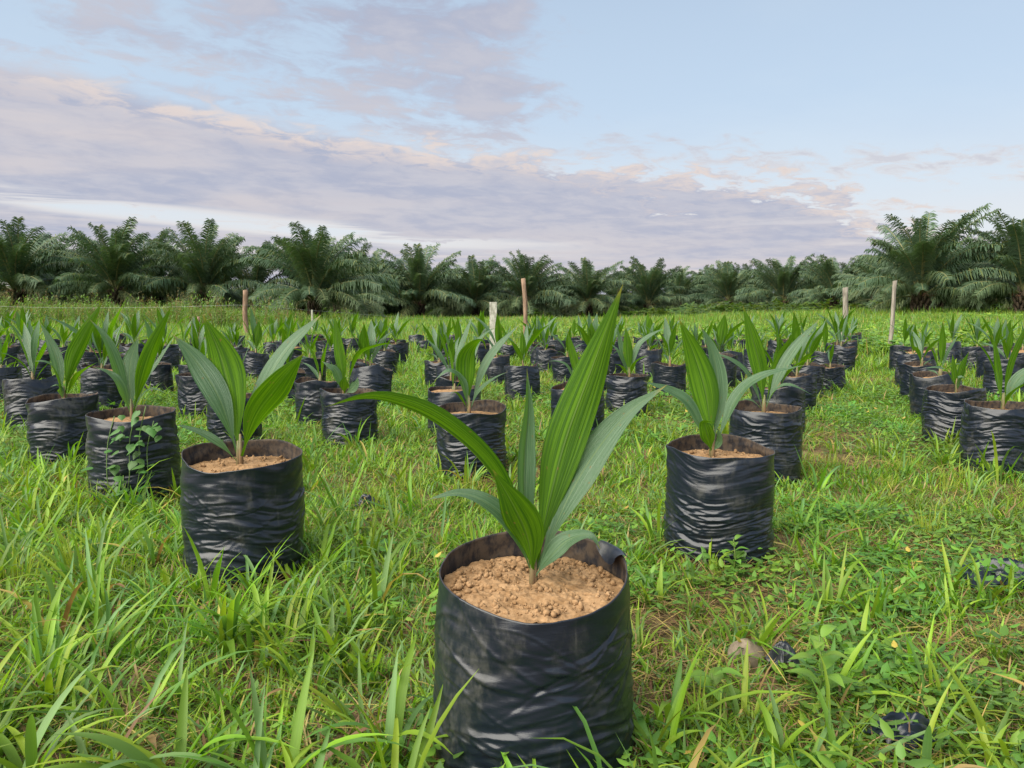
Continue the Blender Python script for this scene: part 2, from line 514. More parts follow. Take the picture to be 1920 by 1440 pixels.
# ------------------------------------------------------------------ ground sheet
def axis(dense, d, far, k):
    a = list(np.arange(-dense, dense + 1e-6, d))
    s = d; x = dense
    while x < far:
        s *= k; x += s; a.append(x); a.insert(0, -x)
    return np.array(a)
gx = axis(4.0, 0.08, 1500, 1.13)
gy = axis(4.5, 0.08, 1500, 1.13) + 4.5
GX, GY = np.meshgrid(gx, gy)
GZ = ground(GX, GY) + (fbm(GX * 9, GY * 9, 11, 3) - 0.6) * 0.022 * sstep(14, 6, GY)
mb = MB()
mb.grid(np.stack([GX, GY, GZ], -1))
tag(put("ground", mb.mesh("ground", [M_GROUND])), kind="structure")

# ------------------------------------------------------------------ seedling leaves
def leaf_mesh(name, pts, width, U0, U1, n=26, m=11, fold=0.5, petiole=0.10, pleat=0.020, peak=0.42, seed=0, droop_edge=0.0, keep=0.0):
    P = catmull(pts, n)
    T = np.gradient(P, axis=0); T /= np.linalg.norm(T, axis=1)[:, None]
    t = np.linspace(0, 1, n)
    U = np.outer(1 - t, np.asarray(U0, float)) + np.outer(t, np.asarray(U1, float))
    N = U - (U * T).sum(1)[:, None] * T
    N /= np.linalg.norm(N, axis=1)[:, None] + 1e-9
    B = np.cross(T, N)
    tt = np.clip((t - petiole) / (1 - petiole), 0, 1)
    a = np.where(tt < peak, np.sin(tt / peak * math.pi / 2) ** 1.25, np.cos((tt - peak) / (1 - peak) * math.pi / 2) ** 1.15)
    wv = np.maximum(width * np.clip(a, 0, 1), width * 0.10 * (1 - t) + 0.0006)
    s = np.linspace(-1, 1, m)
    r = np.random.default_rng(seed)
    ph = r.uniform(0, 6, 4)
    fa = fold * (1.0 - (1 - keep) * 0.55 * sstep(0.05, 0.5, t)) * (1 - 0.3 * t * (1 - keep))
    zig = np.where(np.arange(m) % 2 == 0, 1.0, -1.0) * (1 - 0.35 * np.abs(s))
    off_b = s[None, :] * (wv * 0.5)[:, None] * np.cos(fa)[:, None]
    off_n = np.abs(s)[None, :] * (wv * 0.5)[:, None] * np.sin(fa)[:, None] + zig[None, :] * (wv * pleat)[:, None]
    off_n = off_n + (np.sin(t * 9 + ph[0])[:, None] * np.maximum(s, 0)[None, :] ** 2 + np.sin(t * 8 + ph[1])[:, None] * np.maximum(-s, 0)[None, :] ** 2) * (wv * 0.07)[:, None]
    off_n = off_n - droop_edge * (s ** 2)[None, :] * wv[:, None]
    G = P[:, None, :] + B[:, None, :] * off_b[..., None] + N[:, None, :] * off_n[..., None]
    uv = np.stack(np.meshgrid((s + 1) / 2, t), -1)
    mb = MB(); mb.grid(G, 0, uv)
    return mb.mesh(name, [M_LEAF])

def generic_leaf(i, a0, a1, L, wd, side=0.0, seed=0):
    k = 9
    ang = np.radians(np.linspace(a0, a1, k))
    d = np.stack([np.cos(ang), np.zeros(k), np.sin(ang)], -1) * L / (k - 1)
    pts = np.vstack([[0, 0, 0], np.cumsum(d[:-1], axis=0)])
    pts[:, 1] += side * np.linspace(0, 1, k) ** 2
    return leaf_mesh("leaf_blade", pts, wd, (-1, 0.15, 0.6), (-0.6, 0.2 * (1 if side > 0 else -1), 1.0), n=14, m=7, fold=0.55, seed=seed)

GEN = []
for i, (a0, a1, L, wd, sd_) in enumerate([
        (84, 72, 0.46, 0.085, 0.02), (80, 62, 0.50, 0.075, -0.03), (74, 45, 0.50, 0.07, 0.05), (70, 30, 0.44, 0.065, -0.04),
        (66, 5, 0.42, 0.062, 0.03), (60, -25, 0.36, 0.05, -0.03), (86, 80, 0.40, 0.10, 0.01), (52, 0, 0.24, 0.055, 0.02), (75, 20, 0.54, 0.06, 0.06)]):
    GEN.append(generic_leaf(i, a0, a1, L, wd, sd_, i))
UPR, MID, LOW = [0, 1, 6], [1, 2, 3, 8], [4, 5, 7, 3]

def stem_mesh(h, r, seed):
    q = np.random.default_rng(seed); mb = MB()
    for k in range(3):
        a = q.uniform(0, 6.28); o = r * 0.45
        mb.tube([[math.cos(a) * o, math.sin(a) * o, -0.02], [math.cos(a) * o * 0.8, math.sin(a) * o * 0.8, h * 0.5], [math.cos(a) * o * 0.9, math.sin(a) * o * 0.9, h * (0.8 + 0.2 * k / 2)]], [r, r * 0.75, r * 0.35], 8)
    return mb.mesh("stem", [M_PET])
STEMS = [stem_mesh(0.12, 0.012, i) for i in range(3)]

# ------------------------------------------------------------------ bags and soil
def bag_mesh(seed, D=0.34, H=0.36, na=96, nz=56, amp=1.0, ear=0.10, ear_a=0.0, tilt=0.03, tilt_a=1.6, wave=0.03, fine=1.0, taper=0.03, inner=0.10, flat=0.04, smoothtop=0.25, bulge=0.02, folds=34, foldw=(0.0025, 0.0065), folda=(0.0008, 0.0026), slope=0.25):
    R = D / 2
    th = np.linspace(0, 2 * math.pi, na, endpoint=False)
    t = np.linspace(0, 1, nz)
    TT, A = np.meshgrid(t, th, indexing="ij")
    # noise that wraps round: blend two samples across the seam
    def wrap(fx, fz, sd, oct=3):
        u = A / (2 * math.pi)
        a = fbm(u * fx, TT * fz + 3, sd, oct); b = fbm((u - 1) * fx, TT * fz + 3, sd, oct)
        return a * (1 - sstep(0.85, 1.0, u)) + b * sstep(0.85, 1.0, u)
    rim = H * (1 + tilt * np.cos(th - tilt_a) + wave * (np.sin(2 * th + seed) * 0.6 + np.sin(3 * th + 2.1 * seed) * 0.5 + np.sin(5 * th + 0.7 * seed) * 0.25))
    ca = np.cos(A - ear_a)
    r = R * (1 - flat * (1 - ca ** 2)) * (1 + bulge * np.sin(math.pi * TT)) * (1 - taper * TT)
    e = np.exp(-((np.arccos(np.clip(np.abs(ca), 0, 1))) / 0.16) ** 2)
    r = r * (1 + ear * e * sstep(0.60, 1.0, TT))
    shear = TT + 0.05 * np.sin(A * 2 + seed) + 0.03 * np.sin(A * 3 + 1.7 * seed)
    def wrap2(fx, fz, sd, oct=3):
        u = A / (2 * math.pi)
        a = fbm(u * fx, shear * fz + 3, sd, oct); b = fbm((u - 1) * fx, shear * fz + 3, sd, oct)
        k = sstep(0.85, 1.0, u)
        return a * (1 - k) + b * k
    n1 = wrap2(7, 6, seed * 7 + 1)
    n2 = 1 - np.abs(wrap2(9, 17, seed * 7 + 2, 2) * 2 - 1)
    n3 = 1 - np.abs(wrap2(13, 34, seed * 7 + 3, 2) * 2 - 1)
    top = 1 - 0.75 * sstep(1 - smoothtop - 0.15, 1 - smoothtop + 0.1, TT)
    msk = sstep(0.32, 0.62, wrap(4, 3, seed * 7 + 5, 2)) * 0.8 + 0.2
    disp = (n1 - 0.5) * 0.017 + (n2 - 0.6) * 0.0065 * top * msk + (n3 - 0.6) * 0.0045 * top * fine * (1.2 - msk * 0.5)
    r = r + disp * amp * (D / 0.34)
    fq = np.random.default_rng(seed * 31 + 5)
    Zt = TT * H
    for k in range(folds):                       # creases: short curved ridges in the film
        a0 = fq.uniform(0, 2 * math.pi); z0 = H * fq.uniform(0.03, 1 - smoothtop * 0.9); sl = fq.normal(0, slope) ; cv = fq.normal(0, 0.5)
        hl = fq.uniform(0.04, 0.16); wd = fq.uniform(*foldw); am = fq.uniform(*folda) * (1 if fq.uniform() < 0.7 else -0.8)
        da = ((A - a0 + math.pi) % (2 * math.pi) - math.pi) * R
        dzf = Zt - (z0 + sl * da + cv * da * da * 3 + 0.006 * np.sin(da * 40 + k))
        env = np.exp(-(da / hl) ** 4)
        q2 = dzf / wd
        r = r + am * env * (np.exp(-q2 ** 2) - 0.55 * np.exp(-(q2 + 1.3) ** 2))
    r = r * (1 - 0.10 * sstep(0.06, 0.0, TT))
    rim = rim + H * 0.010 * (fbm(th * 4, th * 0 + seed, seed + 40, 3) - 0.5) * np.sin(th / 2) ** 0.5
    Z = TT * rim[None, :]
    P = np.stack([r * np.cos(A), r * np.sin(A), Z], -1)
    mb = MB()
    mb.grid(P, 0, None, True)
    # inside face, 2 mm thick at the lip
    i0 = int(nz * (1 - inner / H * 1.25))
    rows = list(range(nz - 1, i0, -2))
    ri = r[rows] - 0.0025
    cut = np.minimum(r[int(nz * (1 - 0.055 / H))], r[int(nz * (1 - 0.025 / H))]) - 0.0055
    Pi = np.stack([ri * np.cos(th)[None, :], ri * np.sin(th)[None, :], Z[rows]], -1)
    o = mb.n
    mb.grid(Pi, 0, None, True, (0, 0, 0))
    lip0 = (nz - 1) * na
    for j in range(na):
        q = (j + 1) % na
        mb.f.append((lip0 + j, lip0 + q, o + q, o + j)); mb.m.append(0)
    mb.f.append(tuple(range(na))[::-1]); mb.m.append(0)
    me = mb.mesh("bag", [M_BAG])
    return me, cut, rim

def soil_mesh(cut, z, seed, nr=16, rough=0.010, clod=1.0, mound=0.012):
    na = len(cut)
    th = np.linspace(0, 2 * math.pi, na, endpoint=False)
    rr = np.linspace(0.02, 1.0, nr)
    Rg = rr[:, None] * cut[None, :]
    X = Rg * np.cos(th); Y = Rg * np.sin(th)
    f = (fbm(X * 28 + 50, Y * 28 + 50, seed, 4, 0.6) - 0.5) * rough * 2.2 * clod
    f = f + (np.abs(fbm(X * 60 + 9, Y * 60 + 9, seed + 5, 3) - 0.5)) * rough * 1.6 * clod
    Z = z + f + mound * (1 - rr[:, None] ** 2)
    mb = MB()
    mb.grid(np.stack([X, Y, Z], -1)[::-1], 0, None, True)
    c = mb.n
    mb.add([[0, 0, float(Z[0].mean())]], [])
    base = (nr - 1) * na
    for j in range(na):
        mb.f.append((base + j, base + (j + 1) % na, c)); mb.m.append(0)
    return mb.mesh("soil", [M_SOIL])

BAGV = []
for i in range(12):
    q = np.random.default_rng(100 + i)
    me, cut, rim = bag_mesh(i + 3, na=110, nz=72, folds=60, folda=(0.0014, 0.0036), bulge=q.uniform(0.0, 0.05), amp=q.uniform(0.6, 1.25), ear=q.uniform(0.03, 0.17), ear_a=q.uniform(-0.5, 0.5), tilt=q.uniform(0.0, 0.05),
                            tilt_a=q.uniform(0, 6.28), wave=q.uniform(0.015, 0.06), fine=q.uniform(0.9, 1.5), taper=q.uniform(-0.01, 0.05), flat=q.uniform(0.0, 0.20), smoothtop=q.uniform(0.08, 0.28))
    BAGV.append((me, soil_mesh(cut, 0.36 - q.uniform(0.025, 0.06), i, nr=9)))

BAG_SPOTS = []      # x, y, radius: grass keeps out of these
GRP = "potted palm seedlings in rows"
def seedling_root(x, y, label):
    z = float(ground(x, y))
    return thing("potted_palm_seedling", label, "potted seedling", (x, y, z), GRP), z

def from_picture(px, py, wpx, ymix=0.5):
    r = ray(px, py); r = r / r[1]; cz = 1 / ray(px, py)[1]
    Yh = (CAMH - 0.345) / (-r[2])
    Yw = min(max(0.33 * F / wpx / cz, Yh * 0.9), Yh * 1.16)
    Y = Yh * (1 - ymix) + Yw * ymix
    D = min(max(wpx * cz * Y / F, 0.27), 0.37)
    return r[0] * Y, Y, CAMH + r[2] * Y, D

def plant(root, x, y, zsoil, seed, scale=1.0, n=None):
    q = np.random.default_rng(seed)
    put("stem", STEMS[seed % 3], root, (x, y, zsoil), (0, 0, q.uniform(0, 6)), (1, 1, q.uniform(0.7, 1.1)))
    n = n or int(q.integers(5, 8))
    a = q.uniform(0, 6.28)
    for i in range(n):
        cls = UPR if i < 2 else (MID if i < n - 2 else LOW)
        me = GEN[cls[int(q.integers(len(cls)))]]
        a += 2.4 + q.uniform(-0.4, 0.4)
        sc = scale * q.uniform(0.75, 1.12) * (1.0 if i < n - 1 else 0.8)
        put("leaf", me, root, (x + 0.006 * math.cos(a), y + 0.006 * math.sin(a), zsoil + 0.015 + 0.012 * (n - i)), (q.uniform(-0.12, 0.12), q.uniform(-0.12, 0.12), a), (sc, sc * q.uniform(0.85, 1.25), sc))

def bag_generic(root, D, hr, seed, rz):
    me, so = BAGV[seed % 12]
    s = (D / 0.34, D / 0.34, hr / 0.36)
    q = np.random.default_rng(seed + 77)
    lean = (q.normal(0, 0.05), q.normal(0, 0.05), rz)
    put("bag", me, root, (0, 0, 0), lean, s)
    put("soil", so, root, (0, 0, 0), lean, s)

UP, UN = (0, -0.8, 0.55), (0, 1.0, 0.25)
# label, rim centre x, y, width, bag options (None = shared bag), stem base px, leaves: (points, width px, upper-face direction, depth bends)
HERO = [
 ("large foremost seedling in a glossy black bag filled to the brim with crumbly sand", (1007, 1072, 350),
  dict(seed=1, na=300, nz=150, folds=80, foldw=(0.003, 0.009), folda=(0.0007, 0.0026), slope=0.40, amp=0.75, ear=0.0, tilt=0.075, tilt_a=1.45, wave=0.018, fine=0.12, taper=0.05, flat=0.0, smoothtop=0.2, bulge=0.03), (1000, 1086), [
   ([(996, 1070), (962, 965), (905, 868), (820, 795), (740, 757), (680, 748), (610, 763)], 92, (0.2, 0.30, 1), (0.0, 0.30, 1), (0, 0.0, -0.02, -0.03, -0.04, -0.05, -0.06), 0.85),
   ([(994, 1060), (984, 950), (984, 850), (990, 770), (988, 690)], 66, (0.25, -1, 0.2), (0.2, -1, 0.2), (0, .03, .05, .05, .04), 0.80),
   ([(1010, 1055), (1030, 940), (1062, 820), (1110, 690), (1168, 533)], 108, (0.25, 1, 0.2), (0.25, 1, 0.15), (0, .03, .05, .05, .03), 0.45),
   ([(1014, 1050), (1062, 940), (1115, 850), (1178, 775), (1250, 722)], 92, (-0.55, -0.75, 0.55), (-0.4, -0.8, 0.6), (0, .03, .05, .06, .05), 0.42),
   ([(1003, 1084), (990, 1010), (964, 950), (924, 880)], 92, (0.3, 1, 0.5), (0.2, 1, 0.2), (0, -.03, -.06, -.08), 0.45),
   ([(1006, 1086), (1030, 1046), (1066, 1012), (1106, 1004), (1126, 1030)], 58, (-0.4, -0.7, 0.8), (0.2, -0.5, 1), (-.005, -.02, -.03, -.05, -.06), 0.35),
   ([(992, 1070), (962, 992), (915, 945), (860, 925), (796, 938)], 52, (0.35, -0.75, 0.7), (0.1, -0.5, 1), (0, -.01, -.02, -.02, -.03), 0.5)]),
 ("broad-leaved seedling in a black bag at left, its soil sunken below a raised back rim", (455, 850, 217),
  dict(seed=2, bulge=0.0, na=240, nz=140, folds=60, folda=(0.0006, 0.0020), amp=1.0, ear=0.02, tilt=0.05, tilt_a=1.9, wave=0.022, fine=0.8, taper=0.0, flat=0.02, smoothtop=0.28), (450, 868), [
   ([(444, 845), (412, 750), (368, 678), (324, 627)], 62, (0.45, -0.8, 0.5), (0.3, -0.8, 0.6), (0, 0, .02, .02), 0.4),
   ([(450, 850), (434, 755), (412, 665), (380, 590)], 92, (0.1, 1, 0.2), (0.2, 1, 0.2), (0, .02, .03, .02), 0.3),
   ([(455, 845), (490, 740), (535, 660), (602, 590)], 66, (-0.5, -0.8, 0.5), (-0.4, -0.8, 0.6), (0, .03, .05, .06), 0.4),
   ([(455, 855), (478, 785), (522, 722), (570, 662)], 70, (-0.5, 0.8, 0.6), (-0.3, 0.9, 0.4), (0, -.05, -.09, -.11), 0.4),
   ([(438, 868), (414, 834), (378, 812), (328, 795)], 26, (0.2, -0.6, 0.9), (0.1, -0.5, 1), (0, -.02, -.03, -.05), 0.4)]),
 ("seedling right of the foremost one, its black bag finely creased round the lower half", (1350, 837, 193),
  dict(seed=5, na=240, nz=150, folds=70, slope=0.12, folda=(0.0006, 0.0019), amp=1.1, ear=0.05, tilt=0.035, tilt_a=1.9, wave=0.02, fine=1.7, taper=0.01, flat=0.02, smoothtop=0.42), (1335, 852), [
   ([(1330, 825), (1296, 765), (1258, 735), (1206, 714)], 42, (0.35, -0.75, 0.7), (0.2, -0.6, 0.9), (0, 0, 0, -.02), 0.4),
   ([(1336, 820), (1325, 745), (1303, 668), (1273, 597)], 66, (0.1, 1, 0.2), (0.1, 1, 0.2), (0, .02, .03, .02), 0.35),
   ([(1342, 815), (1346, 735), (1336, 660), (1312, 608)], 46, (0.1, -1, 0.2), (0.1, -1, 0.3), (0, .05, .07, .07), 0.7),
   ([(1342, 825), (1380, 750), (1430, 705), (1512, 684)], 38, (-0.4, -0.55, 0.9), (-0.2, -0.3, 1), (0, 0, -.02, -.04), 0.6),
   ([(1336, 850), (1326, 815), (1322, 792), (1342, 794)], 34, (0.1, 1, 0.4), (0.1, 0.4, 1), (-.01, -.03, -.04, -.05), 0.3),
   ([(1341, 846), (1349, 826), (1346, 802)], 18, (-0.6, -0.8, 0.4), (-0.6, -0.8, 0.4), (-.01, -.02, -.03), 0.3)]),
 ("seedling in a dusty black bag overgrown by a climbing weed on its right side", (248, 773, 154),
  dict(seed=7, na=170, nz=110, folds=46, amp=1.1, ear=0.03, tilt=0.03, tilt_a=1.6, wave=0.02, fine=0.9, taper=0.02, flat=0.02), (247, 778), [
   ([(243, 760), (220, 690), (196, 632), (168, 598)], 32, (0.6, -0.5, 0.5), (0.5, -0.4, 0.6), (0, 0, 0, 0), 0.7),
   ([(247, 760), (243, 700), (250, 660), (262, 630)], 46, (0.05, -1, 0.15), (0.05, -1, 0.2), (0, .02, .03, .03), 0.2),
   ([(251, 760), (268, 700), (288, 645), (322, 573)], 36, (-0.5, 0.8, 0.4), (-0.5, 0.8, 0.4), (0, -.02, -.02, -.02), 0.5),
   ([(244, 768), (226, 722), (203, 698), (172, 687)], 22, (0.3, -0.7, 0.7), (0.2, -0.5, 1), (0, -.03, -.04, -.06), 0.5),
   ([(252, 772), (266, 742), (285, 729), (312, 737)], 13, (-0.3, -0.5, 1), (0, -0.4, 1), (0, -.01, -.02, -.03), 0.4),
   ([(250, 765), (272, 715), (296, 680), (330, 625)], 20, (-0.4, -0.7, 0.6), (-0.4, -0.7, 0.6), (0, .05, .08, .10), 0.5)]),
 ("seedling in a black bag with pale shiny torn corners at far left", (118, 744, 121),
  dict(seed=9, na=170, nz=110, folds=46, amp=1.1, ear=0.10, tilt=0.04, tilt_a=0.5, wave=0.035, fine=0.9), (120, 748), [
   ([(117, 735), (108, 680), (92, 636), (74, 603)], 26, (0.5, -0.8, 0.4), (0.4, -0.8, 0.5), (0, .02, .03, .03), 0.45),
   ([(121, 735), (133, 680), (156, 630), (192, 566)], 36, (-0.3, 1, 0.3), (-0.3, 1, 0.3), (0, 0, 0, 0), 0.45),
   ([(117, 738), (102, 695), (87, 679), (64, 677)], 28, (0.4, 0.4, 0.9), (0.2, -0.4, 1), (0, -.04, -.06, -.08), 0.4),
   ([(124, 742), (142, 708), (160, 692), (183, 679)], 15, (-0.4, 0.3, 0.8), (-0.3, 0.3, 0.9), (0, -.02, -.03, -.03), 0.5),
   ([(117, 745), (110, 724), (94, 725)], 14, (0.2, -0.7, 0.8), (0, -0.4, 1), (0, -.03, -.05), 0.4)]),
 ("seedling with a rolled-over leaf, in the wrinkled bag just behind the foremost one", (883, 764, 124),
  dict(seed=12, na=170, nz=110, folds=46, amp=1.2, ear=0.02, tilt=0.05, tilt_a=1.3, wave=0.028, fine=1.2, taper=-0.02, flat=0.0, smoothtop=0.2), (880, 778), [
   ([(876, 765), (866, 714), (842, 694), (814, 714)], 26, (0.3, -0.6, 0.8), (0, -0.3, 1), (0, -.02, -.04, -.05), 0.35),
   ([(880, 760), (873, 700), (878, 660), (902, 638), (912, 656)], 46, (0.05, 1, 0.2), (0.2, 0.2, 1), (0, 0, -.02, -.03, -.02), 0.25),
   ([(884, 760), (904, 700), (932, 652), (976, 606)], 27, (-0.5, -0.75, 0.5), (-0.4, -0.7, 0.6), (0, .03, .04, .05), 0.45),
   ([(882, 768), (898, 734), (926, 710), (952, 697)], 14, (-0.4, -0.6, 0.8), (-0.3, -0.5, 0.9), (0, -.02, -.04, -.05), 0.5),
   ([(877, 772), (862, 743), (850, 736), (841, 752)], 10, (0.2, 0.3, 1), (-0.3, 0.2, 1), (0, -.02, -.03, -.04), 0.4),
   ([(884, 755), (880, 690), (900, 635), (932, 612)], 20, (-0.3, -0.8, 0.5), (-0.3, -0.8, 0.6), (0, .08, .12, .14), 0.4)]),
 ("small seedling with one tall leaf, behind the foremost plant's long left leaf", (655, 732, 101),
  dict(seed=14, na=170, nz=110, folds=46, amp=1.25, ear=0.10, ear_a=0.2, tilt=0.03, tilt_a=3.0, wave=0.02, fine=1.2), (645, 728), [
   ([(645, 728), (641, 690), (633, 640), (627, 588)], 27, (0, 1, 0.2), (0, 1, 0.2), (0, 0, 0, 0), 0.35),
   ([(641, 726), (630, 698), (617, 686), (603, 677)], 22, (0.3, -0.8, 0.6), (0.2, -0.7, 0.8), (0, -.02, -.03, -.03), 0.3),
   ([(650, 722), (669, 670), (700, 650), (734, 645), (749, 666)], 18, (-0.5, 0.35, 0.9), (0.3, 0.3, 1), (0, 0, -.02, -.04, -.05), 0.35),
   ([(648, 732), (645, 716), (650, 706)], 24, (0, 1, 0.5), (0, 0.6, 0.8), (-.01, -.04, -.04), 0.3),
   ([(653, 732), (667, 722), (671, 707)], 24, (-0.4, -0.9, 0.3), (-0.3, -0.9, 0.3), (-.01, -.04, -.05), 0.2)]),
 ("seedling with a tall centre leaf in the bag right behind the finely creased one", (1436, 763, 130),
  dict(seed=16, na=170, nz=110, folds=46, amp=1.2, ear=0.05, ear_a=0.1, tilt=0.03, tilt_a=1.6, wave=0.02, fine=1.0, smoothtop=0.15), (1432, 769), [
   ([(1431, 760), (1426, 695), (1413, 640), (1393, 573)], 42, (0, 1, 0.2), (0, 1, 0.2), (0, 0, 0, 0), 0.4),
   ([(1428, 760), (1406, 708), (1372, 676), (1338, 661)], 26, (0.4, -0.6, 0.7), (0.3, -0.5, 0.8), (0, .02, .02, .02), 0.45),
   ([(1437, 755), (1458, 680), (1484, 635), (1506, 596)], 24, (-0.3, 0.9, 0.4), (-0.3, 0.9, 0.4), (0, .03, .04, .05), 0.4),
   ([(1438, 758), (1466, 692), (1498, 643), (1537, 598)], 30, (-0.5, -0.75, 0.5), (-0.4, -0.7, 0.6), (0, .01, .01, .01), 0.4),
   ([(1436, 766), (1454, 732), (1482, 722), (1530, 744)], 15, (-0.3, -0.2, 1), (0.1, -0.3, 1), (0, -.04, -.06, -.08), 0.4),
   ([(1427, 768), (1412, 752), (1388, 748)], 11, (0.3, -0.5, 0.9), (0.2, -0.5, 0.9), (0, -.04, -.06), 0.4)]),
 ("seedling half hidden behind the tallest leaf of the foremost plant", (1085, 722, 96), None, (1083, 722), [
   ([(1084, 718), (1080, 690), (1072, 655), (1064, 620)], 20, (0, 1, 0.2), (0, 1, 0.2), (0, 0, 0, 0), 0.35),
   ([(1080, 720), (1066, 690), (1048, 678), (1026, 677)], 12, (0.3, -0.5, 0.8), (0.2, -0.4, 1), (0, -.02, -.03, -.04), 0.4),
   ([(1088, 720), (1104, 690), (1122, 668)], 14, (-0.3, -0.7, 0.6), (-0.3, -0.7, 0.6), (0, .02, .03), 0.4)]),
 ("neat upright seedling in a square-topped bag, between the tallest leaf and the right-hand plant", (1176, 703, 76),
  dict(seed=19, na=96, nz=72, amp=1.35, ear=0.13, ear_a=0.1, tilt=0.01, wave=0.012, fine=1.7, smoothtop=0.1), (1180, 702), [
   ([(1180, 700), (1178, 664), (1176, 640), (1173, 611)], 23, (0, 1, 0.2), (0, 1, 0.2), (0, 0, 0, 0), 0.3),
   ([(1177, 698), (1168, 662), (1162, 638), (1157, 612)], 16, (0.3, -0.9, 0.3), (0.3, -0.9, 0.3), (0, .03, .04, .04), 0.35),
   ([(1183, 698), (1194, 654), (1214, 632), (1248, 614)], 17, (-0.4, -0.7, 0.6), (-0.3, -0.6, 0.8), (0, .03, .04, .04), 0.4),
   ([(1182, 700), (1190, 682), (1202, 672), (1216, 666)], 16, (-0.4, 0.5, 0.8), (-0.3, 0.4, 0.9), (0, -.03, -.04, -.05), 0.4),
   ([(1178, 702), (1166, 688), (1152, 682)], 10, (0.3, 0.4, 0.9), (0.2, 0.4, 1), (0, -.03, -.05), 0.4),
   ([(1176, 700), (1160, 660), (1142, 643)], 12, (0.4, -0.6, 0.7), (0.3, -0.5, 0.8), (0, .04, .06), 0.4)]),
 ("seedling in a slumped black bag cut by the right edge of the photo", (1873, 758, 122),
  dict(seed=21, na=170, nz=110, folds=46, amp=1.4, ear=0.10, ear_a=0.25, tilt=0.02, wave=0.02, fine=1.3, smoothtop=0.1), (1880, 760), [
   ([(1877, 752), (1862, 692), (1838, 650), (1806, 627), (1780, 622)], 22, (0.5, -0.4, 0.9), (0.2, -0.3, 1), (0, 0, 0, 0, -.02), 0.45),
   ([(1879, 752), (1872, 695), (1867, 655), (1859, 628)], 18, (0.1, 1, 0.2), (0.1, 1, 0.2), (0, .02, .02, .02), 0.4),
   ([(1882, 752), (1895, 690), (1912, 645), (1936, 588)], 24, (-0.2, 1, 0.3), (-0.2, 1, 0.3), (0, 0, 0, 0), 0.4),
   ([(1884, 756), (1904, 718), (1930, 695), (1965, 680)], 32, (-0.4, -0.6, 0.8), (-0.3, -0.5, 0.9), (0, -.02, -.03, -.04), 0.4),
   ([(1884, 758), (1900, 735), (1935, 712)], 20, (-0.3, 0.7, 0.6), (-0.3, 0.7, 0.6), (0, -.06, -.10), 0.4)]),
 ("dwarf seedling in a tall bag, beside the slumped bag cut by the right edge", (1790, 728, 104),
  dict(seed=23, na=170, nz=110, folds=46, amp=1.5, ear=0.12, ear_a=0.15, tilt=0.03, tilt_a=0.2, wave=0.03, fine=1.5, smoothtop=0.12), (1794, 725), [
   ([(1793, 724), (1789, 690), (1786, 664)], 15, (0, 1, 0.2), (0, 1, 0.2), (0, 0, 0), 0.4),
   ([(1796, 724), (1804, 692), (1817, 659)], 21, (-0.2, 1, 0.2), (-0.2, 1, 0.2), (0, 0, 0), 0.35),
   ([(1791, 722), (1776, 697), (1755, 689), (1731, 691)], 12, (0.3, -0.5, 0.9), (0, -0.4, 1), (0, -.03, -.05, -.06), 0.4),
   ([(1797, 725), (1800, 708), (1812, 711)], 16, (0, -0.8, 0.6), (0.2, -0.5, 0.9), (0, -.03, -.04), 0.3),
   ([(1795, 722), (1800, 690), (1806, 672)], 12, (0, -1, 0.2), (0, -1, 0.2), (0, .04, .06), 0.4)]),
]

def add_clods(root, zs, R, seed, n, smin, smax):
    q = np.random.default_rng(seed); mb = MB()
    import bmesh
    bm = bmesh.new(); bmesh.ops.create_icosphere(bm, subdivisions=2, radius=1)
    bv = np.array([v.co[:] for v in bm.verts]); bf = [tuple(v.index for v in f.verts) for f in bm.faces]
    bm.free()
    for k in range(n):
        a = q.uniform(0, 6.28); r = R * math.sqrt(q.uniform(0.0, 0.93))
        s = smin + (smax - smin) * q.uniform(0, 1) ** 3
        v = bv * (1 + 0.38 * (fbm(bv[:, 0:1] * 2 + k * 3, bv[:, 1:2] * 2 + bv[:, 2:3] * 1.3, k, 2) - 0.5) * 2)
        v = v * s * q.uniform(0.7, 1.2, 3)
        mb.add(v + np.array([r * math.cos(a), r * math.sin(a), zs + s * 0.25]), bf)
    o = put("soil_clods", mb.mesh("soil_clods", [M_SOIL], True), root)
    o["kind"] = "stuff"

